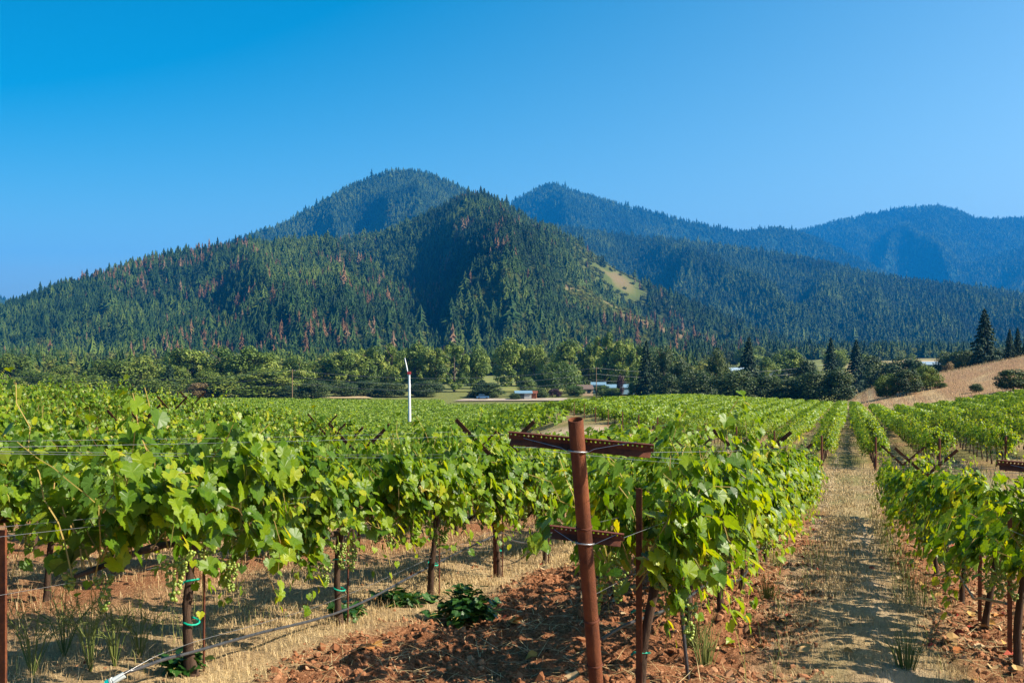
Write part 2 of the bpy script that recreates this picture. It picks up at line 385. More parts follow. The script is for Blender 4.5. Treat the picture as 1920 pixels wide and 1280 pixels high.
# ------------------------------------------------------------------ hills
def mat_hill(name, c0, c1, c2):
    m, t = newmat(name); tc = t.nodes.new("ShaderNodeTexCoord")
    n = N(t, "ShaderNodeTexNoise", Scale=.012, Detail=8.0, Roughness=.7); t.links.new(tc.outputs["Object"], n.inputs["Vector"])
    p = N(t, "ShaderNodeBsdfPrincipled", Roughness=.95); p.inputs["Specular IOR Level"].default_value = .05
    t.links.new(mixc(t, ramp(t, attr(t, 'tint').outputs['Fac'], [(0, (0, 0, 0)), (.5, (1, 1, 1))]), ramp(t, n.outputs[0], [(.36, c0), (.56, c1), (.72, c2)]), ramp(t, attr(t, 'tint').outputs['Fac'], [(.38, (.085, .105, .024)), (.75, (.17, .12, .062))])), p.inputs["Base Color"]); out(t, p.outputs[0]); return m
M['hill_near'] = mat_hill('hill_near', (.022, .036, .012), (.045, .055, .018), (.12, .10, .05))
M['hill_far'] = mat_hill('hill_far', (.010, .030, .018), (.018, .042, .022), (.05, .065, .03))

class Hill:
    def __init__(s, knots, base, th, amp=.16, seed=0, prof=1.15, zb=-26, freq=190., ridge=None):
        s.ridge = ridge
        xs = [k[0] for k in knots]
        s.x0, s.x1 = xs[0], xs[-1]
        s.ey = pchip(xs, [(640 - k[1]) / FPX for k in knots]); s.dc = pchip(xs, [k[2] for k in knots])
        s.db = pchip([b[0] for b in base], [b[1] for b in base]); s.th = th; s.amp = amp; s.seed = seed; s.prof = prof; s.zb = zb; s.freq = freq
    def at(s, x, t):
        dc = s.dc(x); db = s.db(x); d = db + (dc - db) * t
        zc = s.ey(x) * dc - s.th
        tt = np.clip(t, 0, 1)
        z = s.zb + (zc - s.zb) * tt ** s.prof
        wx = x + 60 * (fbm(x / 160, t * 2.5, 2, s.seed + 4) - .5)
        rid = 1 - np.abs(2 * fbm(wx / s.freq, t * .9 + 3, 3, s.seed) - 1) * 2.2
        z = z + np.maximum(zc - s.zb, 0) * s.amp * (rid - .55) * np.sin(math.pi * tt) ** .8
        if s.ridge is not None:      # one main ridge running down from the peak, so that one flank faces the sun and one faces away
            xr, xd, wd, am = s.ridge; dx = (x + .6*(wx - x) - xr - xd*(1 - tt))/wd
            z = z + np.maximum(zc - s.zb, 0) * am * (1 - 1.6*np.minimum(np.abs(dx), 1.6)**.85) * np.sin(math.pi * np.minimum(tt, 1))**1.0 * (1 - .6*ss(tt, .7, 1))
        z = z + np.maximum(zc - s.zb, 0) * .012 * (fbm(x / 14, t * 9, 2, s.seed + 8) - .5)
        z = np.where(t > 1, zc - np.maximum(zc - s.zb, 10) * (np.maximum(t - 1, 0) / .55) ** 1.4, z)
        return at(x, d), d, np.maximum(z, s.zb) + EYE
    def mesh(s, name, mat, nx=260, nt=70):
        xx = np.linspace(s.x0, s.x1, nx); tt = np.linspace(0, 1.55, nt)
        A, B = np.meshgrid(xx, tt, indexing='ij'); x, y, z = s.at(A.ravel(), B.ravel())
        i = (np.arange(nx - 1)[:, None] * nt + np.arange(nt - 1)[None]).ravel()
        op = CLEAR[name.split('_', 1)[1]](A.ravel(), B.ravel(), fbm(x/55, y/55, 3, 93))[2] if name.split('_', 1)[1] in CLEAR else np.zeros(len(x))
        return struct(link(name, mesh_np(name, np.c_[x, y, z], np.c_[i, i + nt, i + nt + 1, i + 1], mat, None, True, {"tint": np.clip(op, 0, 1)})))
    def points(s, n, t0=.0, t1=1.06):
        x = rng.uniform(s.x0, s.x1, n * 3); tq = rng.uniform(t0, t1, n * 3)
        dc = s.dc(x); db = s.db(x); d = db + (dc - db) * tq
        wgt = d * (dc - db); k = rng.uniform(0, 1, n * 3) < wgt / wgt.max()
        x, tq = x[k][:n], tq[k][:n]
        X, Y, Z = s.at(x, tq); return x, tq, X, Y, Z

def clear_shoulder(x, t, cn):
    """chance of no tree, chance that a tree is a shrub, how grassy the ground is"""
    c = .7*gauss(x, 735, 55)*gauss(t, .30, .12)
    ridge = gauss(x, 640, 60)*gauss(t, .80, .16)
    return np.clip(.55*c*ss(cn, .4, .6) + .55*ridge + .35*ss(cn, .6, .72), 0, .97), np.clip(.8*c + .9*ridge + .9*gauss(t, 0, .07), 0, .95), .45*ridge + .5*c*ss(cn, .45, .62)
def clear_cone(x, t, cn):
    c = gauss(x, 1165, 36)*gauss(t, .88, .10)
    sl = gauss(x, 1130, 85)*ss(t, .58, .80)
    return np.clip(c*ss(cn, .25, .45)*1.3 + .42*sl*(.5 + .8*ss(cn, .35, .6)) + .3*ss(cn, .62, .75), 0, .98), np.clip(1.1*sl + c + gauss(x, 1370, 110)*.6, 0, .96), .33*sl + .42*c*ss(cn, .44, .56)
def clear_spur(x, t, cn):
    e = gauss(t, .93, .12)*(.6 + .8*ss(cn, .35, .6))
    return np.clip(.9*e, 0, .95), np.clip(.95*ss(t, .5, .85) + .25, 0, .95), .55*e
CLEAR = dict(shoulder=clear_shoulder, cone=clear_cone, spur=clear_spur)
H = {}
H['shoulder'] = Hill([(-700, 640, 1500), (-300, 610, 1600), (0, 566, 1700), (110, 528, 1720), (220, 494, 1750), (300, 472, 1760), (400, 455, 1780), (520, 442, 1800), (610, 440, 1780), (680, 474, 1620), (740, 520, 1480), (800, 575, 1340), (850, 625, 1220), (900, 668, 1120)],
                     [(-700, 900), (0, 900), (600, 900), (900, 1000)], 15, .22, 3, 1.0, ridge=(600, 60, 230, .16))
H['cone'] = Hill([(380, 470, 2350), (560, 447, 2350), (700, 434, 2300), (765, 412, 2250), (830, 378, 2200), (900, 355, 2150), (950, 374, 2150), (1000, 405, 2150), (1060, 430, 2120), (1120, 470, 2080), (1200, 515, 2000), (1300, 560, 1900), (1400, 602, 1800), (1460, 625, 1750), (1540, 655, 1700)],
                 [(380, 1000), (900, 980), (1250, 950), (1540, 1100)], 16, .24, 11, 1.05, ridge=(915, 60, 170, .26))
H['spur'] = Hill([(900, 540, 1560), (960, 490, 1580), (1010, 487, 1560), (1080, 522, 1500), (1160, 563, 1420), (1250, 602, 1330), (1340, 635, 1260), (1420, 660, 1200)],
                 [(900, 930), (1420, 920)], 10, .10, 21, .95)
H['left_peak'] = Hill([(300, 500, 4290), (430, 452, 4355), (520, 420, 4420), (600, 378, 4485), (700, 327, 4550), (752, 316, 4550), (800, 322, 4550), (870, 352, 4485), (950, 400, 4420), (1050, 455, 4290)],
                      [(300, 3120), (1050, 2990)], 16, .22, 31, 1.0, ridge=(775, 30, 170, .24))
H['mid_ridge'] = Hill([(940, 400, 4440), (1060, 424, 4440), (1150, 436, 4380), (1300, 452, 4320), (1450, 472, 4140), (1560, 492, 3960), (1640, 514, 3840), (1750, 530, 3720), (1920, 548, 3600), (2200, 590, 3480), (2500, 630, 3360)],
                      [(940, 2280), (1400, 2100), (1920, 2040), (2500, 2040)], 16, .28, 41, 1.05)
H['twin_peak'] = Hill([(820, 450, 7000), (900, 410, 7000), (960, 377, 7000), (1030, 347, 7070), (1100, 366, 7070), (1200, 391, 7140), (1300, 416, 7140), (1400, 433, 7210), (1450, 427, 7280), (1500, 435, 7280), (1580, 470, 7000), (1660, 510, 6720), (1750, 540, 6440)],
                      [(820, 5040), (1750, 5180)], 15, .22, 51, 1.0, ridge=(1040, 80, 170, .15))
H['blue_peak'] = Hill([(1300, 470, 9720), (1420, 445, 9720), (1500, 431, 9720), (1600, 407, 9720), (1700, 389, 9788), (1745, 386, 9788), (1800, 396, 9720), (1835, 411, 9652), (1920, 409, 9585), (2100, 420, 9450), (2400, 460, 9450)],
                      [(1300, 6750), (2400, 7020)], 14, .24, 61, 1.0, ridge=(1740, 60, 200, .16))
H['right_bump'] = Hill([(1640, 560, 7540), (1750, 522, 7685), (1850, 484, 7830), (1920, 463, 7902), (2050, 440, 7975), (2400, 470, 7830)],
                       [(1640, 5655), (2400, 5655)], 14, .14, 71, 1.0)
H['left_far'] = Hill([(-900, 560, 5500), (-300, 548, 5500), (-60, 550, 5500), (20, 560, 5500), (120, 585, 5400), (260, 610, 5300)],
                     [(-900, 4200), (260, 4300)], 14, .1, 81, 1.0)
for k in H:
    H[k].mesh("hill_" + k if k in ('shoulder', 'spur', 'cone') else "mountain_" + k, M['hill_near'] if k in ('shoulder', 'cone', 'spur') else M['hill_far'])

# ------------------------------------------------------------------ leaf scattering
def frames(nrm, tip):
    """orthonormal frames with z = leaf normal and y = the way the leaf tip points"""
    z = nrm / (np.linalg.norm(nrm, axis=1)[:, None] + 1e-9)
    y = tip - (tip * z).sum(1)[:, None] * z; y /= np.linalg.norm(y, axis=1)[:, None] + 1e-9
    x = np.cross(y, z)
    return np.stack([x, y, z], 2)
def scatter(V0, F0, pos, fr, sc, tint):
    k = len(pos); n = len(V0)
    sc = np.asarray(sc, float); sc = sc[:, None] if sc.ndim == 1 else sc
    V = np.einsum('kij,knj->kni', fr, V0[None] * sc[:, None, :]) + pos[:, None]
    F = (F0[None] + (np.arange(k) * n)[:, None, None]).reshape(-1, F0.shape[1])
    return V.reshape(-1, 3), F, np.repeat(tint, n)
def rdir(n):
    d = rng.standard_normal((n, 3)); return d / np.linalg.norm(d, axis=1)[:, None]
QUAD = (np.array([[-.5, 0, 0], [0, -.5, .08], [.5, 0, 0], [0, .5, .08]]), np.array([[0, 1, 2, 3]]))
# a grape leaf: five lobes, toothed, folded on its midrib, tip drooping
def grape_leaf(full=True):
    half = [(.0, .0), (.15, -.20), (.38, -.19), (.47, .03), (.60, .06), (.64, .33), (.50, .40), (.50, .63), (.29, .70), (.15, .88), (0, 1.06)] if full else \
           [(.0, 0), (.34, -.14), (.60, .26), (.44, .56), (0, 1.0)]
    pts = half + [(-x, y) for x, y in half[-2:0:-1]]
    V = [(0, .36, -.03)] + [(x, y, .30 * abs(x) - .20 * (y - .3) ** 2 - .25 * x * x) for x, y in pts]
    n = len(pts)
    return np.array(V, float), np.array([[0, 1 + i, 1 + (i + 1) % n] for i in range(n)])
LEAF_HI, LEAF_LO = grape_leaf(True), grape_leaf(False)

# ------------------------------------------------------------------ grapevines: trunk with two arms, shoots and leaves on a V trellis
def vine_foliage(seed, nshoot=30, hi=True, low=0, step=.0245, big=1.0, xr=-.88):
    global rng
    keep = rng; rng = np.random.default_rng(seed)
    mb = MB(); P = []; Nn = []; T = []; Sz = []; Ti = []
    for i in range(nshoot):
        sd_ = 1 if i % 2 else -1
        x0 = rng.uniform(xr, .88); kind = rng.uniform() if i < nshoot - low else .99
        a = np.array([x0, .04 * sd_, .72 + rng.uniform(-.03, .05)])
        if kind < .50:
            e = np.array([x0 + rng.normal(0, .14), sd_ * rng.uniform(.16, .50), rng.uniform(1.02, 1.36)]); c_ = np.array([x0 + rng.normal(0, .05), sd_ * rng.uniform(.02, .25), 1.1])
        elif kind < .86:
            e = np.array([x0 + rng.normal(0, .22), sd_ * rng.uniform(.34, .60), rng.uniform(.43, .95)]); c_ = np.array([x0 + rng.normal(0, .1), sd_ * rng.uniform(.30, .5), rng.uniform(1.25, 1.62)])
        elif kind < .92:
            e = np.array([x0 + rng.normal(0, .15), sd_ * rng.uniform(.1, .5), rng.uniform(1.38, 1.62)]); c_ = np.array([x0, sd_ * .25, 1.2])
        else:
            e = np.array([x0 + rng.normal(0, .22), sd_ * rng.uniform(.15, .42), rng.uniform(.32, .60)]); c_ = np.array([x0 + rng.normal(0, .1), sd_ * rng.uniform(.2, .4), rng.uniform(.8, 1.1)])
        tt = np.linspace(0, 1, 9)[:, None]
        pts = (1-tt)**2*a + 2*tt*(1-tt)*c_ + tt*tt*e + rng.normal(0, .012, (9, 3))
        mb.tube(pts, np.linspace(.0045, .002, 9), 3, 1, False, rng.uniform(0, 1))
        L = np.linalg.norm(np.diff(pts, axis=0), axis=1).sum(); k = max(4, int(L / step))
        f = np.sort(rng.uniform(.08, 1.0, k)); q = (1-f[:, None])**2*a + 2*f[:, None]*(1-f[:, None])*c_ + f[:, None]**2*e
        outw = np.array([0, sd_, 0.])
        pd = rdir(k) + outw * .55 + np.array([0, 0, .25]); pd /= np.linalg.norm(pd, axis=1)[:, None]
        pl = rng.uniform(.03, .10, k)[:, None]
        P.append(q + pd * pl)
        Nn.append(rdir(k) * .62 + outw * .75 + np.array([0, 0, .45]) + pd * .3)
        T.append(rdir(k) * .55 + np.array([0, 0, -.9]) + outw * .25)
        Sz.append((.042 + .056*rng.beta(1.6, 1.8, k)) * np.where(f > .85, .62, 1) * big)
        Ti.append(np.clip(rng.normal(.42, .21, k) + .18 * (f > .8), 0, .93))
    P = np.vstack(P); Nn = np.vstack(Nn); T = np.vstack(T); Sz = np.concatenate(Sz); Ti = np.concatenate(Ti)
    Ti = np.clip(Ti + .25*(fbm(P[:, 0]*2.2 + seed, P[:, 2]*2.2, 2, seed) - .5), 0, .93)
    Ti[rng.uniform(0, 1, len(Ti)) < .006] = 1.0
    sc = np.c_[Sz * rng.uniform(.85, 1.1, len(Sz)), Sz, Sz * rng.uniform(.5, 1.5, len(Sz))]
    V, F, t_ = scatter(*(LEAF_HI if hi else LEAF_LO), P, frames(Nn, T), sc, Ti)
    mb.add(V, F, 0, t_)
    rng = keep
    return mb.mesh("foliage", [M['vine_leaf'], M['cane']])

def vine_trunk(seed, arms=(-1, 1)):
    global rng
    keep = rng; rng = np.random.default_rng(seed)
    mb = MB(); n = 14; t = np.linspace(0, 1, n)
    ph = rng.uniform(0, 6, 2)
    lean = rng.normal(0, .04, 2)
    pts = np.c_[lean[0]*t + .022*np.sin(5*t + ph[0]), lean[1]*t + .022*np.sin(4*t + ph[1]), -.06 + .80*t]
    mb.tube(pts, .028 - .006*t + .022*np.exp(-t*14) + .012*np.exp(-((t-1)/.12)**2), 9, wob=.09)
    for s in arms:
        k = 9; q = np.linspace(0, 1, k)
        arm = np.c_[pts[-1, 0] + s*.88*q, pts[-1, 1] + .02*np.sin(6*q), pts[-1, 2] - .03 + .03*np.sin(3*q)]
        mb.tube(arm, .022 - .011*q, 6, wob=.1)
    rng = keep
    return mb.mesh("trunk", M['bark'], True)

FOL_HI = [vine_foliage(100 + i, 50 + 2*(i % 3), True, 4) for i in range(6)]
FOL_END = vine_foliage(183, 42, True, 8, xr=-.50)
FOL_SP = [vine_foliage(150 + i, 35, True, 2) for i in range(3)]
FOL_LO = [vine_foliage(200 + i, 40, False, 3, .040, 1.15) for i in range(5)]
TRK = [vine_trunk(300 + i) for i in range(5)]; TRK_END = vine_trunk(309, (1,))

def ico(sub):
    import bmesh
    bm = bmesh.new(); bmesh.ops.create_icosphere(bm, subdivisions=sub, radius=1)
    V = np.array([v.co[:] for v in bm.verts]); F = np.array([[v.index for v in f.verts] for f in bm.faces]); bm.free(); return V, F
ICO1, ICO2 = ico(1), ico(2)
def cluster(seed):
    r = np.random.default_rng(seed); mb = MB(); L = .17
    mb.tube([[0, 0, .06], [0, .004, 0], [0, 0, -L*.8]], .0022, 4, 0, False, .3)
    for i in range(62):
        h = r.uniform(0, 1) ** 1.25; rad = .045 * (1 - h) ** .6 + .008; th = r.uniform(0, 6.28)
        c_ = np.array([rad*math.cos(th)*r.uniform(.6, 1), rad*math.sin(th)*r.uniform(.6, 1), -h*L])
        mb.add(ICO2[0]*r.uniform(.0075, .0098) + c_, ICO2[1], 0, r.uniform(0, 1))
    return mb.mesh("grape_cluster", M['grape'], True)
CLU = [cluster(i) for i in range(3)]
mb = MB()
th = np.linspace(0, 2*math.pi, 13)
mb.tube(np.c_[.042*np.cos(th), .042*np.sin(th), .012*np.sin(th)], .006, 4, 0, False); mb.tube([[.04, 0, 0], [.055, .01, -.01]], .006, 4)
TIE = mb.mesh("green_tie", M['green_tie'])

ROT_ROW = -math.atan(.3373)     # a thing's local Y then runs along the row; local X across it
def row_pt(u, v, dz=0):
    x, y = uv2xy(u, v); return np.array([x, y, float(ground_z(x, y)) + dz])
def add_vine(u, v, label, group, fol, trunk, clusters=0, tie=False, flip=True, scale=1.0):
    p = row_pt(u, v)
    o = thing("grapevine", label, "grapevine", p, (0, 0, ROT_ROW + math.pi/2 + (math.pi if random.random() < .5 and flip else 0)), group, scale)
    f = link("foliage", fol, o); link("trunk", trunk, o)
    for i in range(clusters):
        s = random.choice((-1, 1))
        link("grape_cluster", random.choice(CLU), o, (random.uniform(-.75 if flip else -.3, .75), s*random.uniform(.12, .30), random.uniform(.60, .82)), (random.uniform(-.2, .2), random.uniform(-.2, .2), random.uniform(0, 6)), random.uniform(.85, 1.15))
    if tie:
        for h in (.28, .5): link("tie", TIE, o, (.0, .0, h), (0, 0, random.uniform(0, 6)))
    return o

def row_end(u): return 23.2 - .33*min(u, 0)
VINES = []
STARTS = {0: 7.35, 1: 5.19, 2: 4.68}
ROWNAME = {0: "row right of the grassy lane", 1: "row behind the rusty end post", 2: "row left of the rusty end post"}
for k, u in enumerate(ROWS_U):
    v0 = STARTS.get(k)
    if v0 is None: v0 = 4.2 + 1.7*((k*.37) % 1)
    n = int((row_end(u) - v0) / 1.7) + 1
    for i in range(n):
        v = v0 + 1.7*i + (random.uniform(-.06, .06) if k > 2 else 0)
        x, y = uv2xy(u, v)
        if y < 2 or x / y < -.514 - 2.6 / y: continue      # beyond the left edge of the picture and two vines more
        near = y < 13
        if k <= 2:
            lab = f"{ORD[i]} grapevine from the near end of the {ROWNAME[k]}"
            grp = "grapevines of the near block"
        else:
            lab = "leafy grapevine in the dense rows behind the front left row" if k > 3 else "leafy grapevine in the row just behind the front left row"
            grp = "grapevines in the second front row" if k == 3 else "grapevines in the dense left rows"
        VINES.append(add_vine(u, v, lab, grp, (FOL_END if k == 1 and i == 0 else FOL_SP[(i*2) % 3] if k == 0 else FOL_HI[(i*5 + k*2) % 6]) if y < 17 else FOL_LO[(i + k) % 5], TRK_END if k == 1 and i == 0 else TRK[(i + 2*k) % 5],
                              clusters=(10 if y < 9 else 5) if (k <= 3 and near) else 0, tie=(k in (1, 2) and near), flip=not (k == 1 and i == 0), scale=random.uniform(.93, 1.06)))
# the row further right, running out of the frame
for u in (3.75,):
    for i in range(5):
        VINES.append(add_vine(u, 15.2 + 1.7*i, "leafy grapevine half hidden behind the row right of the lane", "grapevines at the right edge", FOL_LO[i], TRK[i]))
n_near = len(VINES)

# second block and the sloping block on the right: the nearest vines are things, the rest one mass
cand = []
for k in range(-2, 18):
    u = -1.10 - 2.36*k if k >= 0 else 0
    if k < 0: continue
    v = max(46.0, 46 - 2.1*(u + 1.1)) + 1.0
    while v < 190:
        if block2(u, v): cand.append((u, v, 0))
        v += 1.7
for k in range(0, 30):
    u = 1.14 + 2.55*k; v = 47.0 - (0 if k < 3 else min(10, 2.2*(k - 2)))
    vmax = 190 if k == 0 else (160 if k == 1 else 132 + 2*k)
    while v < vmax:
        cand.append((u, v, 1)); v += 1.7
cand = np.array(cand)
cx, cyy = uv2xy(cand[:, 0], cand[:, 1])
vis = np.abs(cx / cyy) < .535
cand, cx, cyy = cand[vis], cx[vis], cyy[vis]
order = np.argsort(cyy)
budget = 292 - n_near
for j in order[:budget]:
    u, v, b_ = cand[j]
    VINES.append(add_vine(u, v, "small grapevine in the front of the block left of the far lane" if b_ == 0 else "small grapevine in the front of the block right of the far lane",
                          "vines across the track, left" if b_ == 0 else "vines across the track, right", FOL_LO[j % 5], TRK[j % 5], scale=random.uniform(.95, 1.08) if b_ == 0 else random.uniform(1.08, 1.36)))
rest = order[budget:]

def vine_mass(name, us, vs, per, size, hmin, hmax, wid, mats, trunk=True):
    n = len(us); x, y = uv2xy(np.asarray(us), np.asarray(vs)); z = land(x, y)
    hh = np.repeat(rng.uniform(.82, 1.12, n), per) * 1.0
    k = n*per
    a_ = np.repeat(rng.uniform(-.15, .15, n), per)
    dv = rng.uniform(-.92, .92, k); zz = rng.uniform(0, 1, k) ** .75
    sd_ = rng.choice([-1., 1.], k); du = sd_*np.abs(rng.normal(.30, .14, k))*wid*(0.45 + .75*np.sin(np.clip(zz, .0, 1)*2.2)) + a_
    px, py = uv2xy(np.repeat(us, per) + du, np.repeat(vs, per) + dv)
    hh = hh*np.repeat(np.where(rng.uniform(0, 1, n) < .05, .55, 1.0), per); pos = np.c_[px, py, np.repeat(z, per) + (hmin + (hmax - hmin)*zz)*hh]
    od = np.c_[CA*sd_, -SA*sd_, np.zeros(k)]
    nr = rdir(k)*.6 + od*.6 + np.c_[np.zeros(k), np.zeros(k), np.full(k, .55)]
    V, F, t_ = scatter(*LEAF_LO, pos, frames(nr, rdir(k)*.6 + np.array([0, 0, -.8])), rng.uniform(.75, 1.25, k)*size, np.clip(rng.normal(.5, .2, k), 0, 1))
    Vs = [V]; F3 = F; F4 = np.zeros((0, 4), int); Ts = [t_]; fm = [np.zeros(len(F), int)]
    if trunk:
        sq = np.array([[-.04, -.04], [.04, -.04], [.04, .04], [-.04, .04]])
        lo = np.concatenate([np.c_[sq, np.full(4, -.1)], np.c_[sq, np.full(4, .8)]])
        q = (np.c_[x, y, z][:, None] + lo[None]).reshape(-1, 3)
        f0 = np.array([[0,1,5,4],[1,2,6,5],[2,3,7,6],[3,0,4,7]])
        F4 = (f0[None] + (np.arange(n)*8)[:, None, None]).reshape(-1, 4) + len(V)
        Vs.append(q); Ts.append(np.full(len(q), .5)); fm.append(np.ones(len(F4), int))
    me = mesh_np(name, np.vstack(Vs), [F3, F4] if trunk else F3, mats, np.concatenate(fm), False, {"tint": np.concatenate(Ts)})
    return link(name, me)
ru, rv = cand[rest, 0], cand[rest, 1]
mid = cyy[rest] < 100
stuff(vine_mass("grapevines", ru, rv, 150, .21, .42, 1.36, 1.15, [M['field_leaf'], M['bark']]), "hundreds of small green grapevines in rows on the far slope beyond the track", "grapevines")
lu, lv = [], []
for k in range(100):
    u = -3 - 2.36*k
    for v in np.arange(40, 345, 1.75):
        q = (u + 15)*-.903 + (v - 76)*-.429
        x, y = uv2xy(u, v)
        if (q > (8.5 if 62 < v < 90 else 2.8) or (v > 194 and x/y < .012)) and 42 < y < 318 + 4*math.sin(x*.05) - (24 if -.07 < x/y < .07 else 0) and v > row_end(u) + 14 and -.54 < x/y < .2: lu.append(u); lv.append(v + random.uniform(-.1, .1))
lu, lv = np.array(lu), np.array(lv)
stuff(vine_mass("valley_vines", lu, lv, 34, .40, .40, 1.5, 1.5, [M['field_leaf'], M['bark']], False), "flat green vineyard on the valley floor around the white wind machine", "vineyard")

# ------------------------------------------------------------------ trellis: end posts, V posts, stakes, wires, drip hose
def crossarm_mesh(L, nh, name="crossarm"):
    """a punched steel channel of length L along X, facing -Y: small top lip, web with a row of round holes, flange below"""
    mb = MB(); hx = L/2; pitch = L / nh; zt, zb_ = .019, -.012
    zh = .008; rh = .0042; seg = 12; half = pitch/2; hz = .008
    th = (np.arange(seg) + .5)*2*math.pi/seg
    for i in range(nh):
        cx_ = -hx + pitch*(i + .5)
        sq = []
        for a_ in th:
            d = max(abs(math.cos(a_))/half, abs(math.sin(a_))/hz); sq.append((math.cos(a_)/d, math.sin(a_)/d))
        cr = [(math.cos(a_)/max(abs(math.cos(a_)), abs(math.sin(a_)))*0, 0) for a_ in th]
        # outer square ring with exact corners, inner circle
        outer = [(half, 0), (half, hz), (0, hz), (-half, hz), (-half, 0), (-half, -hz), (0, -hz), (half, -hz)]
        inner = [(rh*math.cos(k*math.pi/4), rh*math.sin(k*math.pi/4)) for k in range(8)]
        for yy in (0.0, .003):
            V = [(cx_ + a_[0], yy, zh + a_[1]) for a_ in outer] + [(cx_ + a_[0], yy, zh + a_[1]) for a_ in inner]
            mb.add(V, [[k, (k+1) % 8, 8 + (k+1) % 8, 8 + k] for k in range(8)])
        V = [(cx_ + a_[0], yy, zh + a_[1]) for yy in (0., .003) for a_ in inner]
        mb.add(V, [[k, (k+1) % 8, 8 + (k+1) % 8, 8 + k] for k in range(8)])
    mb.box((0, .0015, (zh + hz + zt)/2), (L, .003, zt - zh - hz))
    mb.box((0, .0015, (zb_ + zh - hz)/2), (L, .003, zh - hz - zb_))
    mb.box((0, -.0085, zt + .0015), (L, .018, .003))
    c_, s_ = math.cos(R(-38)), math.sin(R(-38))
    Rx = np.array([[1, 0, 0], [0, c_, -s_], [0, s_, c_]])
    # lower flange slopes towards the near side
    Rx = np.array([[1, 0, 0], [0, math.cos(R(40)), -math.sin(R(40))], [0, math.sin(R(40)), math.cos(R(40))]])
    mb.box((0, -.0115, zb_ - .0095), (L - .02, .030, .003), Rx)
    return mb.mesh(name, M['rust_dark'])
ARM_LONG, ARM_SHORT = crossarm_mesh(.615, 32), crossarm_mesh(.32, 16)

def ring_mesh(r, tr, name):
    mb = MB(); th = np.linspace(0, 2*math.pi, 25)
    mb.tube(np.c_[r*np.cos(th), r*np.sin(th), 0*th], tr, 5, 0, False); return mb.mesh(name, M['wire'], True)
RING = ring_mesh(.0385, .0042, "wire_tie"); RING_R = None
mb = MB(); th = np.linspace(0, 4*math.pi, 49); mb.tube(np.c_[.0335*np.cos(th), .0335*np.sin(th), .010*th/12.6], .0022, 5, 0, False)
COIL = mb.mesh("wire_coil", M['rust_dark'], True)

def pipe_mesh(Lp, ro=.0315, ri=.027):
    mb = MB(); n = 28; th = np.arange(n)*2*math.pi/n
    prof = [(ro, -.35), (ro, .3), (ro, .8), (ro, 1.2), (ro, Lp - .002), (ro - .0012, Lp), (ri + .0008, Lp), (ri, Lp - .002), (ri, Lp - .25), (0.0005, Lp - .25)]
    V = np.array([[r_*math.cos(a_), r_*math.sin(a_), z_] for r_, z_ in prof for a_ in th])
    mi = []
    F = []
    for i in range(len(prof) - 1):
        for j in range(n): F.append([i*n + j, i*n + (j+1) % n, (i+1)*n + (j+1) % n, (i+1)*n + j])
    mb.add(V, F); return mb.mesh("pole", [M['rust']], True)

def end_post(u, v, Lp, h1, h2, lean, label):
    p = row_pt(u, v)
    # lean back along -v (away from the row)
    rotm = Matrix.Rotation(ROT_ROW, 4, 'Z') @ Matrix.Rotation(lean, 4, 'X')
    o = thing("trellis_end_post", label, "end post", p, rotm.to_euler())
    link("pole", pipe_mesh(Lp), o)
    for h, me in ((h1, ARM_LONG), (h2, ARM_SHORT)):
        a_ = link("crossarm", me, o, (0, .034, h), (-lean*.6, R(3.5), 0))
        link("wire_tie", RING, a_, (0, -.028, -.03), (R(-8), 0, 0))
    for h in (.62, .40, 1.06): link("wire_coil", COIL, o, (0, 0, h))
    # guy strands from the tie to the arm
    w_ = MB()
    for h, L in ((h1, .24), (h2, .14)):
        for s in (-1, 1):
            w_.tube([[s*.030, -.012, h - .03], [s*.07, .0, h - .012], [s*L, .028, h + .014]], .0013, 4, 0, False)
    link("tie_wires", w_.mesh("tie_wires", M['wire']), o)
    return o, rotm, p
POST1, rot1, p1 = end_post(-1.05, 4.36, 1.545, 1.43, 1.015, R(16.5), "rusty steel pipe end post with two punched crossarms standing in the foreground")
POST2, rot2, p2 = end_post(-3.46, 2.85, 1.50, 1.40, 1.0, R(15), "rusty end post with crossarms at the near end of the left row")
POST0, rot0, p0 = end_post(1.09, 6.45, 1.52, 1.42, 1.02, R(16), "rusty end post with crossarms at the right edge of the picture")

mb = MB(); mb.box((0, 0, .55), (.035, .006, 1.36)); mb.box((0, .012, .55), (.005, .024, 1.36)); STAKE_V = mb.mesh("stake", M['rust_dark'])
def varm(s):
    mb = MB(); a_ = np.array([0, 0, 1.22]); b_ = np.array([s*.43, 0, 1.62]); d = (b_ - a_)/np.linalg.norm(b_ - a_)
    Rm = np.array([[d[0], 0, -d[2]], [0, 1, 0], [d[2], 0, d[0]]])
    L = np.linalg.norm(b_ - a_)
    mb.box((a_ + b_)/2 + np.array([0, -.012, 0]), (L, .004, .042), Rm); mb.box((a_ + b_)/2 + Rm @ np.array([0, .006, .02]), (L, .034, .004), Rm)
    return mb.mesh("arm", M['rust'])
VARM = {s: varm(s) for s in (-1, 1)}
def v_post(u, v, label, group=None):
    o = thing("trellis_post", label, "trellis post", row_pt(u, v), (0, 0, ROT_ROW), group)
    link("stake", STAKE_V, o); link("arm", VARM[-1], o); link("arm", VARM[1], o); return o
VP = {1: [11.5, 18.3], 2: [9.70, 16.6, 23.4], 0: [15.9, 22.4]}
for k, l in VP.items():
    for i, v in enumerate(l): v_post(ROWS_U[k], v, f"{ORD[i]} V shaped rusty trellis post in the {ROWNAME[k]}", "V shaped trellis posts")
for k, v in ((3, 11.3), (3, 17.8), (4, 15.2), (4, 22), (5, 12.8), (5, 19), (6, 16), (6, 23), (7, 20), (8, 24)):
    v_post(ROWS_U[k], v, "V shaped rusty trellis arms poking out of the dense left rows", "trellis arms in the left rows")

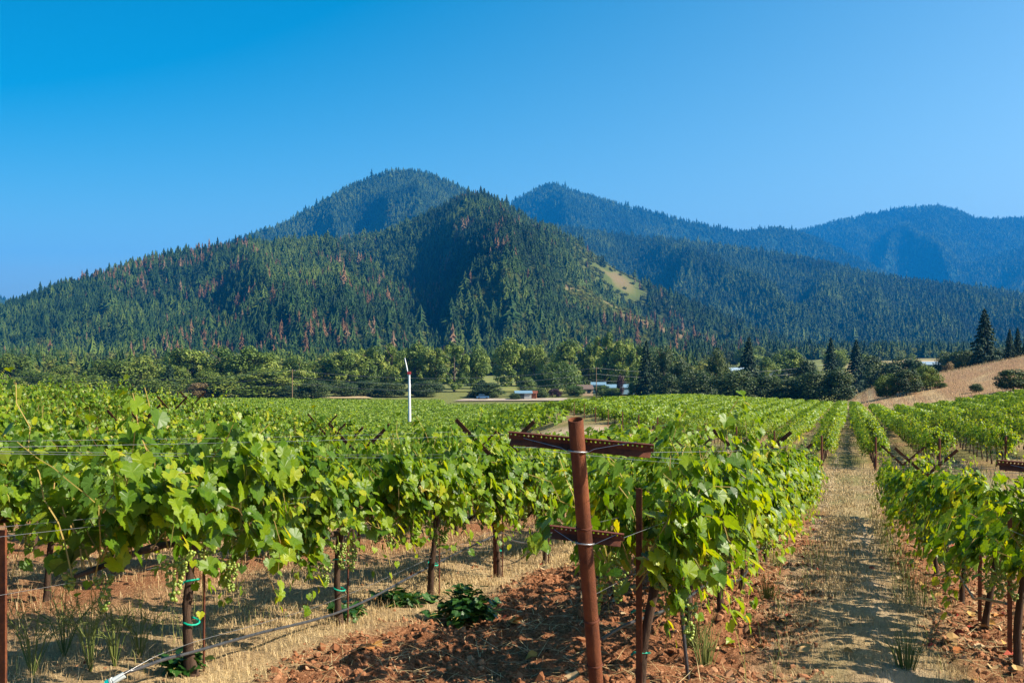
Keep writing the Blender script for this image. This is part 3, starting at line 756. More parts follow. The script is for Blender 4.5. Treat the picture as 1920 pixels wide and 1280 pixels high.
mb = MB(); mb.box((0, 0, .62), (.032, .005, 1.36)); mb.box((0, .012, .62), (.005, .022, 1.36)); STAKE_T = mb.mesh("vine_stake", M['rust'])
mb = MB(); mb.tube([[0, 0, -.1], [.004, 0, .5], [0, 0, 1.0]], .007, 6); STAKE_R = mb.mesh("vine_stake", M['rust_dark'])
def stake(u, v, me, label, group=None, h=1.0):
    return tag(link("vine_stake", me, None, row_pt(u, v), (0, 0, ROT_ROW), (1, 1, h)), label, "stake", group)
stake(-1.03, 5.12, STAKE_T, "brown T shaped steel stake beside the first vine behind the end post", None, .88)
stake(*xy2uv(at(5, 4.5), 4.5), STAKE_T, "reddish steel stake cut by the left edge of the picture", None, .70)
for i in range(1, 7): stake(-1.03, 5.19 + 1.704*i + .07, STAKE_R, f"thin rusty rod beside the {ORD[i]} vine of the {ROWNAME[1]}", "vine rods")
for i in range(0, 6): stake(-3.46 + .03, 4.68 + 1.70*i + .07, STAKE_R, f"thin rusty rod beside the {ORD[i]} vine of the {ROWNAME[2]}", "vine rods")
for i in range(0, 6): stake(1.09, 7.35 + 1.70*i + (.5 if i < 2 else .08), STAKE_T, f"rusty stake near the {ORD[i]} vine of the {ROWNAME[0]}", "vine stakes", .8)
# end posts of the blocks beyond the cross track
mb = MB(); mb.tube([[0, 0, -.2], [0, 0, 1.45]], .045, 10); PPOLE = mb.mesh("far_post", M['rust_dark'])
for k in range(0, 12):
    u = -1.10 - 2.36*k; v = max(46.0, 46 - 2.1*(u + 1.1))
    tag(link("row_end_post", PPOLE, None, row_pt(u, v)), "dark steel post left of the lane where the far row begins" if k == 0 else "small dark post at the near edge of the left far block", "post", None if k == 0 else "row end posts of the left far block")
for k in range(0, 4):
    u = 1.14 + 2.55*k; v = 46.0
    tag(link("row_end_post", PPOLE, None, row_pt(u, v)), "dark steel post right of the lane where the far row begins" if k == 0 else "small dark post at the near edge of the right far block", "post", None if k == 0 else "row end posts of the right far block")

def wire_pts(a_, b_, sag=.02, n=9):
    t_ = np.linspace(0, 1, n)[:, None]; p_ = a_*(1-t_) + b_*t_; p_[:, 2] -= sag*4*(t_*(1-t_))[:, 0]; return p_
def run(pts, sag):
    o = [wire_pts(np.array(a_), np.array(b_), sag) for a_, b_ in zip(pts[:-1], pts[1:])]
    return np.vstack([o[0]] + [q[1:] for q in o[1:]])
def arm_tip(pp, rm, h, x): return np.array(pp) + np.array((rm @ Vector((x, .03, h)))[:])
for k, (pp, rm) in {1: (p1, rot1), 2: (p2, rot2), 0: (p0, rot0)}.items():
    u = ROWS_U[k]; vs = VP[k] + [row_end(u)]
    nm = ROWNAME[k]
    defs = [("outer top wire on the left", 1.40, -.29, -.40, 1.49), ("outer top wire on the right", 1.40, .29, .40, 1.49),
            ("inner wire on the left", 1.39, -.16, -.17, 1.27), ("inner wire on the right", 1.39, .16, .17, 1.27),
            ("low wire on the left", 1.01, -.16, -.03, 1.04), ("low wire on the right", 1.01, .16, .03, 1.04), ("vine arm wire", .72, 0, 0, .76)]
    for lab, h, xa, du, hz in defs:
        pts = [arm_tip(pp, rm, h, xa)] + [row_pt(u + du, v, hz) for v in vs]
        mb = MB(); mb.tube(run(pts, .015), .0011, 5, 0, False)
        tag(link("trellis_wire", mb.mesh("trellis_wire", M['wire'], True)), f"{lab} of the {nm}".replace("outer ", "").replace("inner wire", "inner trellis wire"), "wire", "trellis wires")
# drip hoses
def hose(name, pts, r, label, mat=M['hose'], extra=None):
    mb = MB(); pts = np.array(pts, float); n = len(pts)
    s_ = np.arange(n); f = [pchip(s_, pts[:, i]) for i in range(3)]; q = np.linspace(0, n - 1, n*7)
    mb.tube(np.c_[f[0](q), f[1](q), f[2](q)], r, 8); o = link(name, mb.mesh(name, mat, True)); tag(o, label, "hose"); return o
def pix(px, py, Yd): return (at(px, Yd), Yd, EYE + (640 - py)/FPX*Yd)
hose("drip_hose", [pix(212, 1276, 5.02), pix(245, 1257, 5.06), pix(300, 1238, 5.25), pix(360, 1222, 5.48), pix(480, 1188, 6.1), pix(627, 1150, 7.0), pix(720, 1108, 7.9), pix(800, 1065, 8.75), pix(870, 1030, 9.5), pix(934, 1000, 10.30), pix(962, 1013, 10.8), pix(990, 1017, 11.2), pix(1030, 1005, 12.0), pix(1060, 985, 13.2), row_pt(-3.40, 14.9, .42), row_pt(-3.40, 16.6, .55), row_pt(-3.40, 20, .40), row_pt(-3.40, 23.4, .5)],
     .0095, "grey black drip hose sagging along the row left of the end post")
hose("drip_wire", [pix(222, 1268, 4.98), pix(300, 1226, 5.2), pix(360, 1204, 5.46), pix(627, 1124, 7.02), pix(820, 1040, 8.8), pix(934, 990, 10.33)], .0016, "thin line tied just above the drip hose of the left row", M['wire'])
c0_ = pix(212, 1276, 5.02)
cp = thing("hose_connector", "pale and teal hose connector lying at the end of the drip hose", "connector", c0_)
mb = MB(); mb.tube([[.0, 0, 0], [.05, .02, .025]], .017, 10); mb.tube([[-.01, 0, -.005], [.0, 0, 0]], .022, 10); link("sleeve", mb.mesh("sleeve", M['pale_plastic'], True), cp)
mb = MB(); mb.tube([[-.035, -.005, -.015], [-.012, 0, -.006]], .020, 10); link("valve_collar", mb.mesh("valve_collar", M['teal_plastic'], True), cp)
mb = MB(); mb.tube([[-.035, -.005, -.015], [-.10, -.03, -.06], [-.20, -.06, -.20]], .014, 10); link("feed_pipe", mb.mesh("feed_pipe", M['hose'], True), cp)
hose("drip_hose", [pix(1128, 1198, 4.9), pix(1170, 1172, 5.1), pix(1230, 1150, 5.4), pix(1262, 1138, 5.7), pix(1310, 1105, 6.4), pix(1340, 1080, 7.3), pix(1352, 1066, 8.3)], .009, "drip hose leading from the end post into the row behind it")
hose("drip_hose", [pix(1336, 1063, 7.9), pix(1350, 1080, 8.1), pix(1372, 1089, 8.5), pix(1392, 1082, 9.1), pix(1408, 1058, 9.9), pix(1420, 1035, 10.6), pix(1438, 1020, 11.6), row_pt(-1.03, 15, .45), row_pt(-1.03, 18.3, .6), row_pt(-1.03, 22, .45)], .010, "pale loop of drip hose hanging beside the lane")
hose("riser_hose", [row_pt(-.88, 5.85, -.05), row_pt(-.89, 5.80, .15), row_pt(-.92, 5.82, .45), row_pt(-.95, 5.9, .6)], .011, "black riser hose coming out of the soil behind the first vine", M['hose'])
hose("drip_hose", [row_pt(1.02, 7.5, .40), row_pt(.97, 8.4, .36), row_pt(1.0, 9.3, .22), row_pt(.98, 10.3, .36), row_pt(1.0, 12, .30), row_pt(1.0, 15.9, .5), row_pt(1.0, 22, .45)], .010, "drip hose sagging under the row right of the lane")

# ------------------------------------------------------------------ soil clods, dry grass, weeds, fallen leaves
def land_pts(n, u0, u1, v0, v1, wfun):
    u = rng.uniform(u0, u1, n); v = rng.uniform(v0, v1, n); k = rng.uniform(0, 1, n) < wfun(u, v); u, v = u[k], v[k]
    x, y = uv2xy(u, v); k = (np.abs(x/y) < .56) & (y > 3); return u[k], v[k], x[k], y[k], ground_z(x[k], y[k])
u, v, x, y, z = land_pts(140000, -4.2, 2.6, 4, 17, lambda u, v: np.clip(cover(u, v)[0], 0, 1) * (.25 + 1.2*ss(fbm(u*1.2, v*1.2, 3, 61), .4, .62)) * np.clip(9/v, .2, 1))
k = len(x); s_ = np.clip(rng.lognormal(-5.0, .62, k), .0035, .032)
fr = frames(rdir(k), rdir(k)); lump = ICO1[0]
sc = s_[:, None]*rng.uniform(.6, 1.3, (k, 3))
V, F, T = scatter(lump, ICO1[1], np.c_[x, y, z + s_*.08], fr, sc, np.clip(rng.normal(.5, .25, k), 0, 1))
V += (np.c_[fbm(V[:, 0]*45, V[:, 1]*45, 2, 3), fbm(V[:, 1]*45, V[:, 2]*45, 2, 4), fbm(V[:, 2]*45, V[:, 0]*45, 2, 5)] - .5) * np.repeat(s_, len(lump))[:, None]*1.5
stuff(link("soil_clods", mesh_np("soil_clods", V, F, M['clod'], None, False, {"tint": T})), "loose red brown soil clods on the tilled strips between the vines", "soil")

def blades(name, n, u0, u1, v0, v1, wf, hgt, mat, lab, cat, wd=.0035, lean=.5, flat=False):
    u, v, x, y, z = land_pts(n, u0, u1, v0, v1, wf); k = len(x)
    h = hgt*rng.lognormal(0, .35, k)*np.clip(np.where(y > 12, 1.0, 1), .5, 2)
    wdt = wd*np.clip(y/7, 1, 4.5)
    d = rdir(k); d[:, 2] = 0; d /= np.linalg.norm(d, axis=1)[:, None] + 1e-9
    side = np.c_[-d[:, 1], d[:, 0], np.zeros(k)]
    b = np.c_[x, y, z - .01]
    ln = rng.uniform(.1, 1, k)*lean
    if flat:
        m_ = b + d*(h*.5)[:, None] + np.array([0, 0, .03]); tp = b + d*h[:, None] + np.c_[np.zeros(k), np.zeros(k), rng.uniform(.0, .05, k)]
        b[:, 2] += rng.uniform(.01, .03, k)
    else:
        m_ = b + d*(h*ln*.35)[:, None] + np.c_[np.zeros(k), np.zeros(k), h*.62]
        tp = b + d*(h*ln*1.1)[:, None] + np.c_[np.zeros(k), np.zeros(k), h*(1 - .35*ln)]
    sd_ = side*wdt[:, None]*.5
    V = np.stack([b - sd_, b + sd_, m_ + sd_*.8, m_ - sd_*.8, tp], 1).reshape(-1, 3)
    o = np.arange(k)[:, None]*5
    T = np.repeat(np.clip(rng.normal(.5, .22, k), 0, 1), 5)
    stuff(link(name, mesh_np(name, V, [np.array([[3, 2, 4]]) + o, np.array([[0, 1, 2, 3]]) + o], mat, None, False, {"tint": T})), lab, cat)
def wstraw(u, v):
    s, g = cover(u, v); trk = gauss(u, .30, .2)
    n_ = ss(fbm(u*1.6, v*1.1, 3, 71), .33, .60)
    return np.clip((1 - s*1.05)*(.25 + .75*n_)*(1 - .75*trk), 0, 1)*np.clip(11/np.maximum(v, 4), .2, 1)
blades("dry_grass", 420000, -9.5, 3.2, 3, 15, wstraw, .048, M['straw'], "short dry straw grass on the near lane and alley", "grass", wd=.0026, lean=.9)
blades("dry_grass", 300000, -9.5, 3.2, 15, 46, lambda u, v: np.clip(wstraw(u, v)*2.2, 0, 1), .06, M['straw'], "dry straw coloured grass covering the lane and the strips between rows", "grass", wd=.0032)
blades("tall_dry_grass", 16000, -6.4, -3.35, 3.5, 18, lambda u, v: .45*ss(fbm(u*1.2, v*1.2, 2, 73), .4, .62), .13, M['straw'], "taller dry grass standing behind the front left row", "grass", wd=.0024, lean=.9)
blades("straw_litter", 14000, -4.2, 2.4, 3.6, 20, lambda u, v: np.clip(cover(u, v)[0], 0, 1)*ss(fbm(u*.9, v*.9, 2, 75), .38, .6), .22, M['straw'], "loose dry straw lying on the tilled red soil", "straw", wd=.004, flat=True)
def wgreen(u, v):
    e = .9*gauss(u, .66, .16)*ss(fbm(u, v*.45, 3, 77), .38, .55) + .30*gauss(u, -.42, .16)*ss(fbm(u, v*.5, 3, 78), .5, .62) + .5*gauss(u, -4.4, .5)*(v < 6.5)*ss(fbm(u*2, v*2, 2, 79), .4, .55)
    return e*np.clip(9/np.maximum(v, 4), .3, 1)
blades("green_weeds", 60000, -5.6, 1.2, 3.5, 26, wgreen, .20, M['green_grass'], "pale green weeds growing along the lane and under the left row", "weeds", wd=.003, lean=.6)
def wfar(u, v):
    return .7*ss(fbm(u*.4, v*.2, 3, 81), .35, .6)*(np.abs(((u - 1.1)/2.45 + .5) % 1 - .5) > .17)*np.clip(60/np.maximum(v, 40), .3, 1)
blades("lane_grass", 90000, -8, 40, 40, 130, wfar, .20, M['green_grass'], "patchy green and straw grass between the far rows", "grass", wd=.004)
blades("far_straw", 45000, -8, 60, 40, 150, lambda u, v: .6*np.clip(60/np.maximum(v, 40), .3, 1), .20, M['straw'], "dry grass between the far rows", "grass", wd=.004)
blades("hill_grass", 60000, 1, 75, 186, 330, lambda u, v: .9*np.ones_like(u), .45, M['straw'], "dry golden grass on the bare hillside", "grass", wd=.006)
u, v, x, y, z = land_pts(2600, -4.2, 2.5, 4, 19, lambda u, v: (.10 + .9*np.clip(cover(u, v)[0], 0, 1))*(.3 + .7*(u > .5))*ss(fbm(u*1.4, v*1.4, 2, 83), .38, .6))
k = len(x)
V, F, T = scatter(*LEAF_LO, np.c_[x, y, z + .018], frames(rdir(k)*.45 + np.array([0, 0, 1]), rdir(k)), np.c_[np.ones(k), np.ones(k), rng.uniform(.8, 3, k)]*rng.uniform(.05, .095, k)[:, None], rng.beta(1.6, .9, k))
stuff(link("fallen_leaves", mesh_np("fallen_leaves", V, F, M['fallen'], None, False, {"tint": T})), "fallen red, yellow and tan vine leaves on the soil", "leaves")

def weed_plant(name, u, v, rad, h, n, label, seed, mat=None, group=None, lsz=.055):
    global rng
    keep = rng; rng = np.random.default_rng(seed)
    mb = MB(); P = []; Nn = []
    for i in range(n):
        th = rng.uniform(0, 6.28); r_ = rad*rng.uniform(.2, 1); e = np.array([r_*math.cos(th), r_*math.sin(th), h*rng.uniform(.25, 1)*(1.1 - .5*r_/rad)])
        pts = np.array([[0, 0, -.02], e*.5 + np.array([0, 0, .25*h]), e]); tt = np.linspace(0, 1, 6)[:, None]
        q = (1-tt)**2*pts[0] + 2*tt*(1-tt)*pts[1] + tt*tt*pts[2]; mb.tube(q, .003, 4, 0, False)
        f = rng.uniform(.2, 1, 9)[:, None]; P.append((1-f)**2*pts[0] + 2*f*(1-f)*pts[1] + f*f*pts[2] + rng.normal(0, .02, (9, 3))); 
    P = np.vstack(P); k = len(P)
    stem = mb.mesh("stems", M['cane'])
    V, F, T = scatter(*LEAF_HI, P, frames(rdir(k)*.6 + np.array([0, 0, .9]) + P*.8, rdir(k) + P*2), rng.uniform(.6, 1.3, k)*lsz, np.clip(rng.normal(.5, .22, k), 0, 1))
    rng = keep
    o = thing(name, label, "weed", row_pt(u, v), (0, 0, rng.uniform(0, 6)), group)
    link("leaves", mesh_np("leaves", V, F, mat or M['weed_leaf'], None, False, {"tint": T}), o); link("stems", stem, o)
    return o
def px_uv(px, py):
    Y_ = depth_on_land(px, py); return xy2uv(at(px, Y_), Y_)
weed_plant("leafy_weed", *px_uv(872, 1165), .30, .30, 60, "dark green leafy weed on the tilled soil left of the end post", 1, lsz=.05)
weed_plant("leafy_weed", *px_uv(755, 1130), .30, .15, 26, "low spreading green weed under the third vine of the left row", 2)
weed_plant("leafy_weed", *px_uv(655, 1160), .16, .10, 14, "tiny low green weed beside the second trunk of the left row", 3)
weed_plant("leafy_weed", *px_uv(345, 1262), .12, .10, 12, "small green weed at the foot of the first trunk in the left row", 4)
for i, (px, py, r_, h_) in enumerate([(120, 1235, .3, .4), (170, 1262, .28, .42), (60, 1270, .3, .4), (262, 1225, .25, .3), (215, 1255, .2, .35)]):
    u, v = px_uv(px, py); b = MB()
    o = thing("tall_weed", "wiry grey green weed standing in the dry grass at the lower left", "weed", row_pt(u, v), (0, 0, i), "wiry weeds lower left")
    for j in range(16):
        th_ = rng.uniform(0, 6.28); e = np.array([math.cos(th_), math.sin(th_), 0])*r_*rng.uniform(.2, 1)
        q = np.array([[0, 0, -.02], [e[0]*.35, e[1]*.35, h_*.5], [e[0], e[1], h_*rng.uniform(.6, 1.1)]]); b.tube(q, [.003, .0025, .0015], 3, 0, False, rng.uniform(.2, .7))
        for _ in range(5):
            f = rng.uniform(.4, 1); c_ = q[1]*(1-f) + q[2]*f; b.tube([c_, c_ + rdir(1)[0]*.05 + np.array([0, 0, .03])], [.002, .001], 3, 0, False, rng.uniform(.2, .7))
    link("stems", b.mesh("stems", M['green_grass']), o)
for i, (px, py) in enumerate([(1300, 1215), (1455, 1062), (1440, 1120), (1320, 1240), (1700, 1255)]):
    u, v = px_uv(px, py); b = MB()
    o = thing("grass_tuft", "pale green grass tuft at the edge of the lane soil", "grass tuft", row_pt(u, v), (0, 0, i), "grass tufts by the lane")
    for j in range(60):
        th_ = rng.uniform(0, 6.28); e = np.array([math.cos(th_), math.sin(th_), 0])*rng.uniform(.02, .17)
        b.tube([[e[0]*.3, e[1]*.3, -.02], [e[0]*.6, e[1]*.6, .12], [e[0], e[1], rng.uniform(.12, .3)]], [.003, .0025, .001], 3, 0, False, rng.uniform(.2, 1))
    link("blades", b.mesh("blades", M['green_grass']), o)

# ------------------------------------------------------------------ trees
def crown_mesh(seed, kind, mat):
    """unit height, crown half width about .5 (scaled in x, y when placed)"""
    global rng
    keep = rng; rng = np.random.default_rng(seed)
    P, Nn, Tt, Sz = [], [], [], []
    if kind == 'conifer':
        k = 7500; h = rng.uniform(0, 1, k)**1.15; z = .05 + .95*h
        tier = np.floor(h*17); ph = rng.uniform(0, 6.28, 18)[tier.astype(int)]; nb = 6
        th = ph + np.floor(rng.uniform(0, nb, k))*6.28/nb + rng.normal(0, .14, k)
        rmax = .5*(1 - h)**.72*(.72 + .55*rng.uniform(0, 1, 400)[(tier*7 + np.floor(th)).astype(int) % 400]) + .014
        f = np.sqrt(rng.uniform(.05, 1, k)); r_ = rmax*f
        zz = z*0 + .05 + .95*((tier + .5)/17.0) + .028 - f*.05 + rng.normal(0, .008, k)
        zz = np.where(h > .95, z, zz)
        P = np.c_[r_*np.cos(th), r_*np.sin(th), zz]; od = np.c_[np.cos(th), np.sin(th), 0*th]
        Nn = rdir(k)*.55 + od*.35 + np.array([0, 0, .8]); Tt = od + rdir(k)*.4 + np.array([0, 0, -.45]); Sz = rng.uniform(.028, .054, k)*(1.1 - .4*h)
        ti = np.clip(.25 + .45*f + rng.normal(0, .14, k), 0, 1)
    else:
        nl = {'oak': 30, 'tall': 34, 'column': 30, 'willow': 34}[kind]
        per = 250
        ti = []
        for i in range(nl):
            d = rdir(1)[0]
            if kind == 'oak': q = rng.uniform(0, 1); wv = .37*math.sin(math.pi*(.22 + .70*q))**.7*rng.uniform(.3, 1)**.4; a_ = rng.uniform(0, 6.28); c_ = np.array([wv*math.cos(a_), wv*math.sin(a_), .14 + .74*q]); r_ = rng.uniform(.14, .25)
            elif kind == 'tall': q = rng.uniform(0, 1); wv = .38*math.sin(math.pi*(.16 + .78*q))**.8; c_ = np.array([d[0]*wv, d[1]*wv, .10 + .82*q]); r_ = rng.uniform(.10, .19)
            elif kind == 'column': q = rng.uniform(0, 1); wv = .36*math.sin(math.pi*(.1 + .84*q))**.6; c_ = np.array([d[0]*wv, d[1]*wv, .1 + .84*q]); r_ = rng.uniform(.07, .12)
            else: c_ = np.array([d[0]*.33, d[1]*.33, .55 + abs(d[2])*.30 - .12]); r_ = rng.uniform(.12, .2)
            dd = rdir(per); rr = r_*rng.uniform(.55, 1.08, per)
            sq = np.array([1, 1, .78]) if kind != 'willow' else np.array([1, 1, 1.0])
            p_ = c_ + dd*rr[:, None]*sq
            if kind == 'willow': p_[:, 2] -= rng.uniform(0, .30, per)*(np.linalg.norm(p_[:, :2], axis=1) > .22)
            P.append(p_); Nn.append(dd*.7 + rdir(per)*.6 + np.array([0, 0, .35])); Tt.append(rdir(per) + (np.array([0, 0, -2.]) if kind == 'willow' else 0))
            Sz.append(rng.uniform(.017, .036, per)*(1.15 if kind == 'oak' else 1)); ti.append(np.clip(rng.normal(.48, .20) + rng.normal(0, .17, per), 0, 1))
        P = np.vstack(P); Nn = np.vstack(Nn); Tt = np.vstack(Tt); Sz = np.concatenate(Sz); ti = np.concatenate(ti)
        P[:, 2] = np.maximum(P[:, 2], .03)
    z1 = P[:, 2].max(); P[:, 2] /= z1
    sc = np.c_[Sz*1.3, Sz*1.3, Sz*1.3] if kind != 'willow' else np.c_[Sz*.7, Sz*2.2, Sz]
    V, F, T = scatter(*QUAD, P, frames(Nn, Tt), sc, ti)
    rng = keep
    return mesh_np("crown", V, F, mat, None, False, {"tint": T})
def trunk_mesh(seed, kind):
    r = np.random.default_rng(seed); mb = MB()
    if kind == 'conifer': mb.tube([[0, 0, -.03], [0, 0, .4], [0, 0, .97]], [.020, .014, .002], 7)
    else:
        top = .5 if kind in ('oak', 'willow') else .72
        mb.tube([[0, 0, -.03], [.01, .0, top*.5], [0, .01, top]], [.030, .024, .012], 8)
        for i in range(7):
            th = i*.9 + r.uniform(0, .5); z0 = r.uniform(.18, top); L = r.uniform(.2, .34)
            mb.tube([[0, 0, z0], [L*.5*math.cos(th), L*.5*math.sin(th), z0 + .10], [L*math.cos(th), L*math.sin(th), z0 + r.uniform(.14, .26)]], [.014, .010, .004], 5)
    return mb.mesh("trunk", M['tree_bark'], True)
TM = {}
for nm, kind, mat, n in (('oak', 'oak', 'oak_leaf', 4), ('cotton', 'tall', 'cottonwood_leaf', 4), ('poplar', 'column', 'cottonwood_leaf', 2), ('dark', 'oak', 'dark_leaf', 3), ('darktall', 'tall', 'dark_leaf', 2),
                         ('willow', 'willow', 'willow_leaf', 1), ('conifer', 'conifer', 'needle', 4), ('brown', 'oak', 'brown_leaf', 1), ('purple', 'oak', 'purple_leaf', 1), ('green', 'oak', 'willow_leaf', 2)):
    TM[nm] = [(crown_mesh(500 + 13*i + len(nm)*7, kind, M[mat]), trunk_mesh(700 + i, kind)) for i in range(n)]
TN = dict(oak="oak_tree", cotton="cottonwood_tree", poplar="cottonwood_tree", dark="oak_tree", darktall="dark_tree", willow="willow_tree", conifer="conifer_tree", brown="brown_shrub", purple="purple_shrub", green="green_tree")
NT = [0]
def tree(kind, px, ytop, wpx, Y, label, group=None, base=None, cat="tree"):
    if px < 560 and Y < 450: ytop -= 7; wpx *= 1.08
    x = at(px, Y); z0 = float(land(x, Y)) if base is None else base
    h = EYE + (640 - ytop)/FPX*Y - z0; wd = wpx/FPX*Y
    c_, t_ = TM[kind][NT[0] % len(TM[kind])]; NT[0] += 1
    o = thing(TN[kind], label, cat, (x, Y, z0), (0, 0, random.uniform(0, 6.28)), group)
    k = wd*(1.0 if kind == 'conifer' else 1.08)
    link("crown", c_, o, None, None, (k, k, h)); link("trunk", t_, o, None, None, (min(k, h), min(k, h), h)); return o

G1 = "oaks at the left edge of the valley"
for px, yt, wp, Y, lab in [(18, 712, 60, 350, "low olive oak at the very left edge of the picture"), (66, 700, 78, 362, "second oak from the left edge, low and round"), (142, 706, 120, 345, "wide flat topped oak behind the left vines"),
        (25, 668, 60, 420, "grey green oak behind the lowest oaks at the left edge"), (112, 690, 46, 400, "small oak standing in the dark gap above the wide left oak"),
        (205, 676, 92, 372, "large round oak right of the wide flat topped one"), (268, 668, 90, 380, "oak second in the taller left group"), (322, 690, 70, 352, "lower oak in front of the taller left group")]:
    tree('oak', px, yt, wp, Y, lab)
for px, yt, wp, Y, lab in [(352, 662, 92, 385, "tall pale oak in the middle of the left group"), (412, 658, 84, 390, "olive tree right of the tall pale oak"), (474, 660, 92, 380, "pale olive tree left of the brown utility pole"),
        (450, 712, 110, 345, "broad dark oak in front of the pale olive tree"), (508, 700, 92, 350, "dark olive oak just left of the brown utility pole"), (390, 705, 60, 350, "dark oak left of the brownish shrub"), (300, 716, 70, 344, "small oak low behind the vine shoots")]:
    tree('cotton' if yt < 665 else 'oak', px, yt - 5, wp*1.05, Y, lab)
tree('brown', 378, 724, 52, 340, "brownish dried shrub below the left oaks", cat="shrub")
tree('conifer', 318, 690, 40, 345, "narrow dark conifer among the left oaks")
for px, yt, wp, Y, lab in [(560, 672, 66, 392, "yellow green cottonwood behind the brown utility pole"), (606, 676, 58, 400, "cottonwood second right of the brown utility pole"), (648, 660, 70, 395, "pale yellow cottonwood, third right of the utility pole"),
        (694, 655, 66, 400, "tall pale cottonwood left of the wind machine"), (735, 650, 62, 402, "tall pale green cottonwood just left of the wind machine blade"), (778, 648, 66, 405, "tall yellow green cottonwood directly behind the wind machine"),
        (815, 654, 56, 400, "tall cottonwood just right of the wind machine"), (852, 648, 58, 385, "full skirted cottonwood reaching down to the vines"), (893, 652, 52, 405, "cottonwood right of the full skirted one"),
        (958, 640, 74, 430, "bright topped cottonwood rising behind the dark oaks"), (1002, 650, 44, 430, "slim cottonwood right of the bright topped one"), (1068, 642, 66, 425, "broad light cottonwood above the willow"), (1104, 648, 46, 430, "darker cottonwood right of the broad light one"),
        (1134, 630, 52, 410, "tallest cottonwood with pale crown near the second pole"), (1168, 640, 56, 405, "cottonwood right of the tallest pale one"), (1196, 652, 46, 395, "last cottonwood before the dark conifers")]:
    tree('poplar' if px in (852, 1134) else 'cotton', px, yt - 8, wp*1.08, Y, lab)
for px, yt, wp, Y, lab in [(590, 712, 60, 340, "dark round tree right of the brown pole at the vine edge"), (545, 728, 44, 338, "small dark tree behind the brown pole"), (640, 715, 70, 350, "dark low tree under the pale cottonwoods"), (690, 712, 70, 355, "dark tree left of the wind machine tower"), (735, 716, 60, 350, "dark tree just left of the tower"), (800, 712, 66, 352, "dark tree just right of the tower"),
        (876, 664, 62, 560, "dark round oak behind the small green tree"), (918, 668, 62, 575, "grey green round oak over the meadow"), (962, 664, 64, 580, "dark oak behind the meadow"), (1006, 670, 60, 570, "dark oak left of the willow")]:
    tree('dark', px, yt, wp, Y, lab)
tree('willow', 1046, 676, 90, 372, "big rounded willow beside the meadow")
tree('green', 889, 690, 22, 450, "small slim green tree on the meadow")
tree('dark', 918, 716, 62, 345, "broad dark conifer shaped bush tree below the meadow")
tree('conifer', 904, 712, 60, 348, "dark layered conifer standing below the meadow")
tree('green', 988, 706, 34, 352, "rounded green tree right of the meadow")
tree('purple', 982, 732, 34, 345, "small purple leaved shrub by the shed", cat="shrub")
tree('purple', 1040, 728, 26, 350, "dark purple shrub right of the shed", cat="shrub")
tree('dark', 1010, 726, 40, 342, "dark green shrub between the two purple ones", cat="shrub")
tree('green', 1078, 722, 40, 352, "light green bush below the willow", cat="shrub")
tree('green', 1128, 722, 36, 352, "light green bush in front of the blue roofs", cat="shrub")
tree('green', 1190, 714, 28, 345, "yellow green bush right of the blue roofs", cat="shrub")
tree('purple', 1163, 702, 14, 350, "thin bare purple grey sapling by the blue roofs")
tree('green', 1150, 727, 30, 347, "low green bush hiding the end of the blue roofs", cat="shrub")
tree('dark', 965, 736, 22, 331, "small dark bush just left of the white shed", cat="shrub")
tree('dark', 1145, 694, 40, 420, "dark tree behind the second pole")
# right hand dark trees behind the far block
for kd, px, yt, wp, Y, lab in [('conifer', 1212, 640, 44, 340, "dark conifer right of the cottonwoods"), ('darktall', 1245, 646, 52, 330, "tall dark leafy tree right of the dark conifer by the cottonwoods"), ('darktall', 1278, 668, 60, 300, "dark leafy tree above the far vines"),
        ('dark', 1262, 700, 60, 290, "dark oak low at the top of the far vines"), ('dark', 1308, 690, 70, 280, "broad dark oak behind the middle of the far vines"), ('darktall', 1345, 650, 46, 300, "tall dark tree left of the ragged conifer"),
        ('conifer', 1404, 632, 50, 310, "tall ragged conifer rising over the dark oaks"), ('dark', 1376, 690, 84, 262, "large black green oak under the ragged conifer"), ('dark', 1438, 702, 70, 262, "dark oak right of the large black green one"),
        ('dark', 1482, 706, 66, 256, "low dark oak near the end of the lane"), ('dark', 1532, 692, 84, 250, "dark oak left of the lane's far end"), ('dark', 1572, 690, 60, 246, "dark oak directly above the lane's far end"), ('darktall', 1510, 668, 50, 320, "tall dark tree behind the lane oaks"),
        ('conifer', 1558, 634, 40, 360, "dark conifer right of the light round tree"), ('conifer', 1605, 638, 46, 370, "broad dark conifer left of the dry hill"), ('cotton', 1478, 652, 70, 440, "light green round tree in the middle distance"), ('cotton', 1440, 668, 44, 420, "light tree left of the round one"),
        ('dark', 1632, 664, 60, 380, "rounded dark tree above the dry hill's left foot"), ('dark', 1700, 668, 90, 330, "dark tree line crest left of the barn"), ('dark', 1656, 676, 70, 335, "dark tree left of the crest tree")]:
    tree(kd, px, yt, wp, Y, lab)
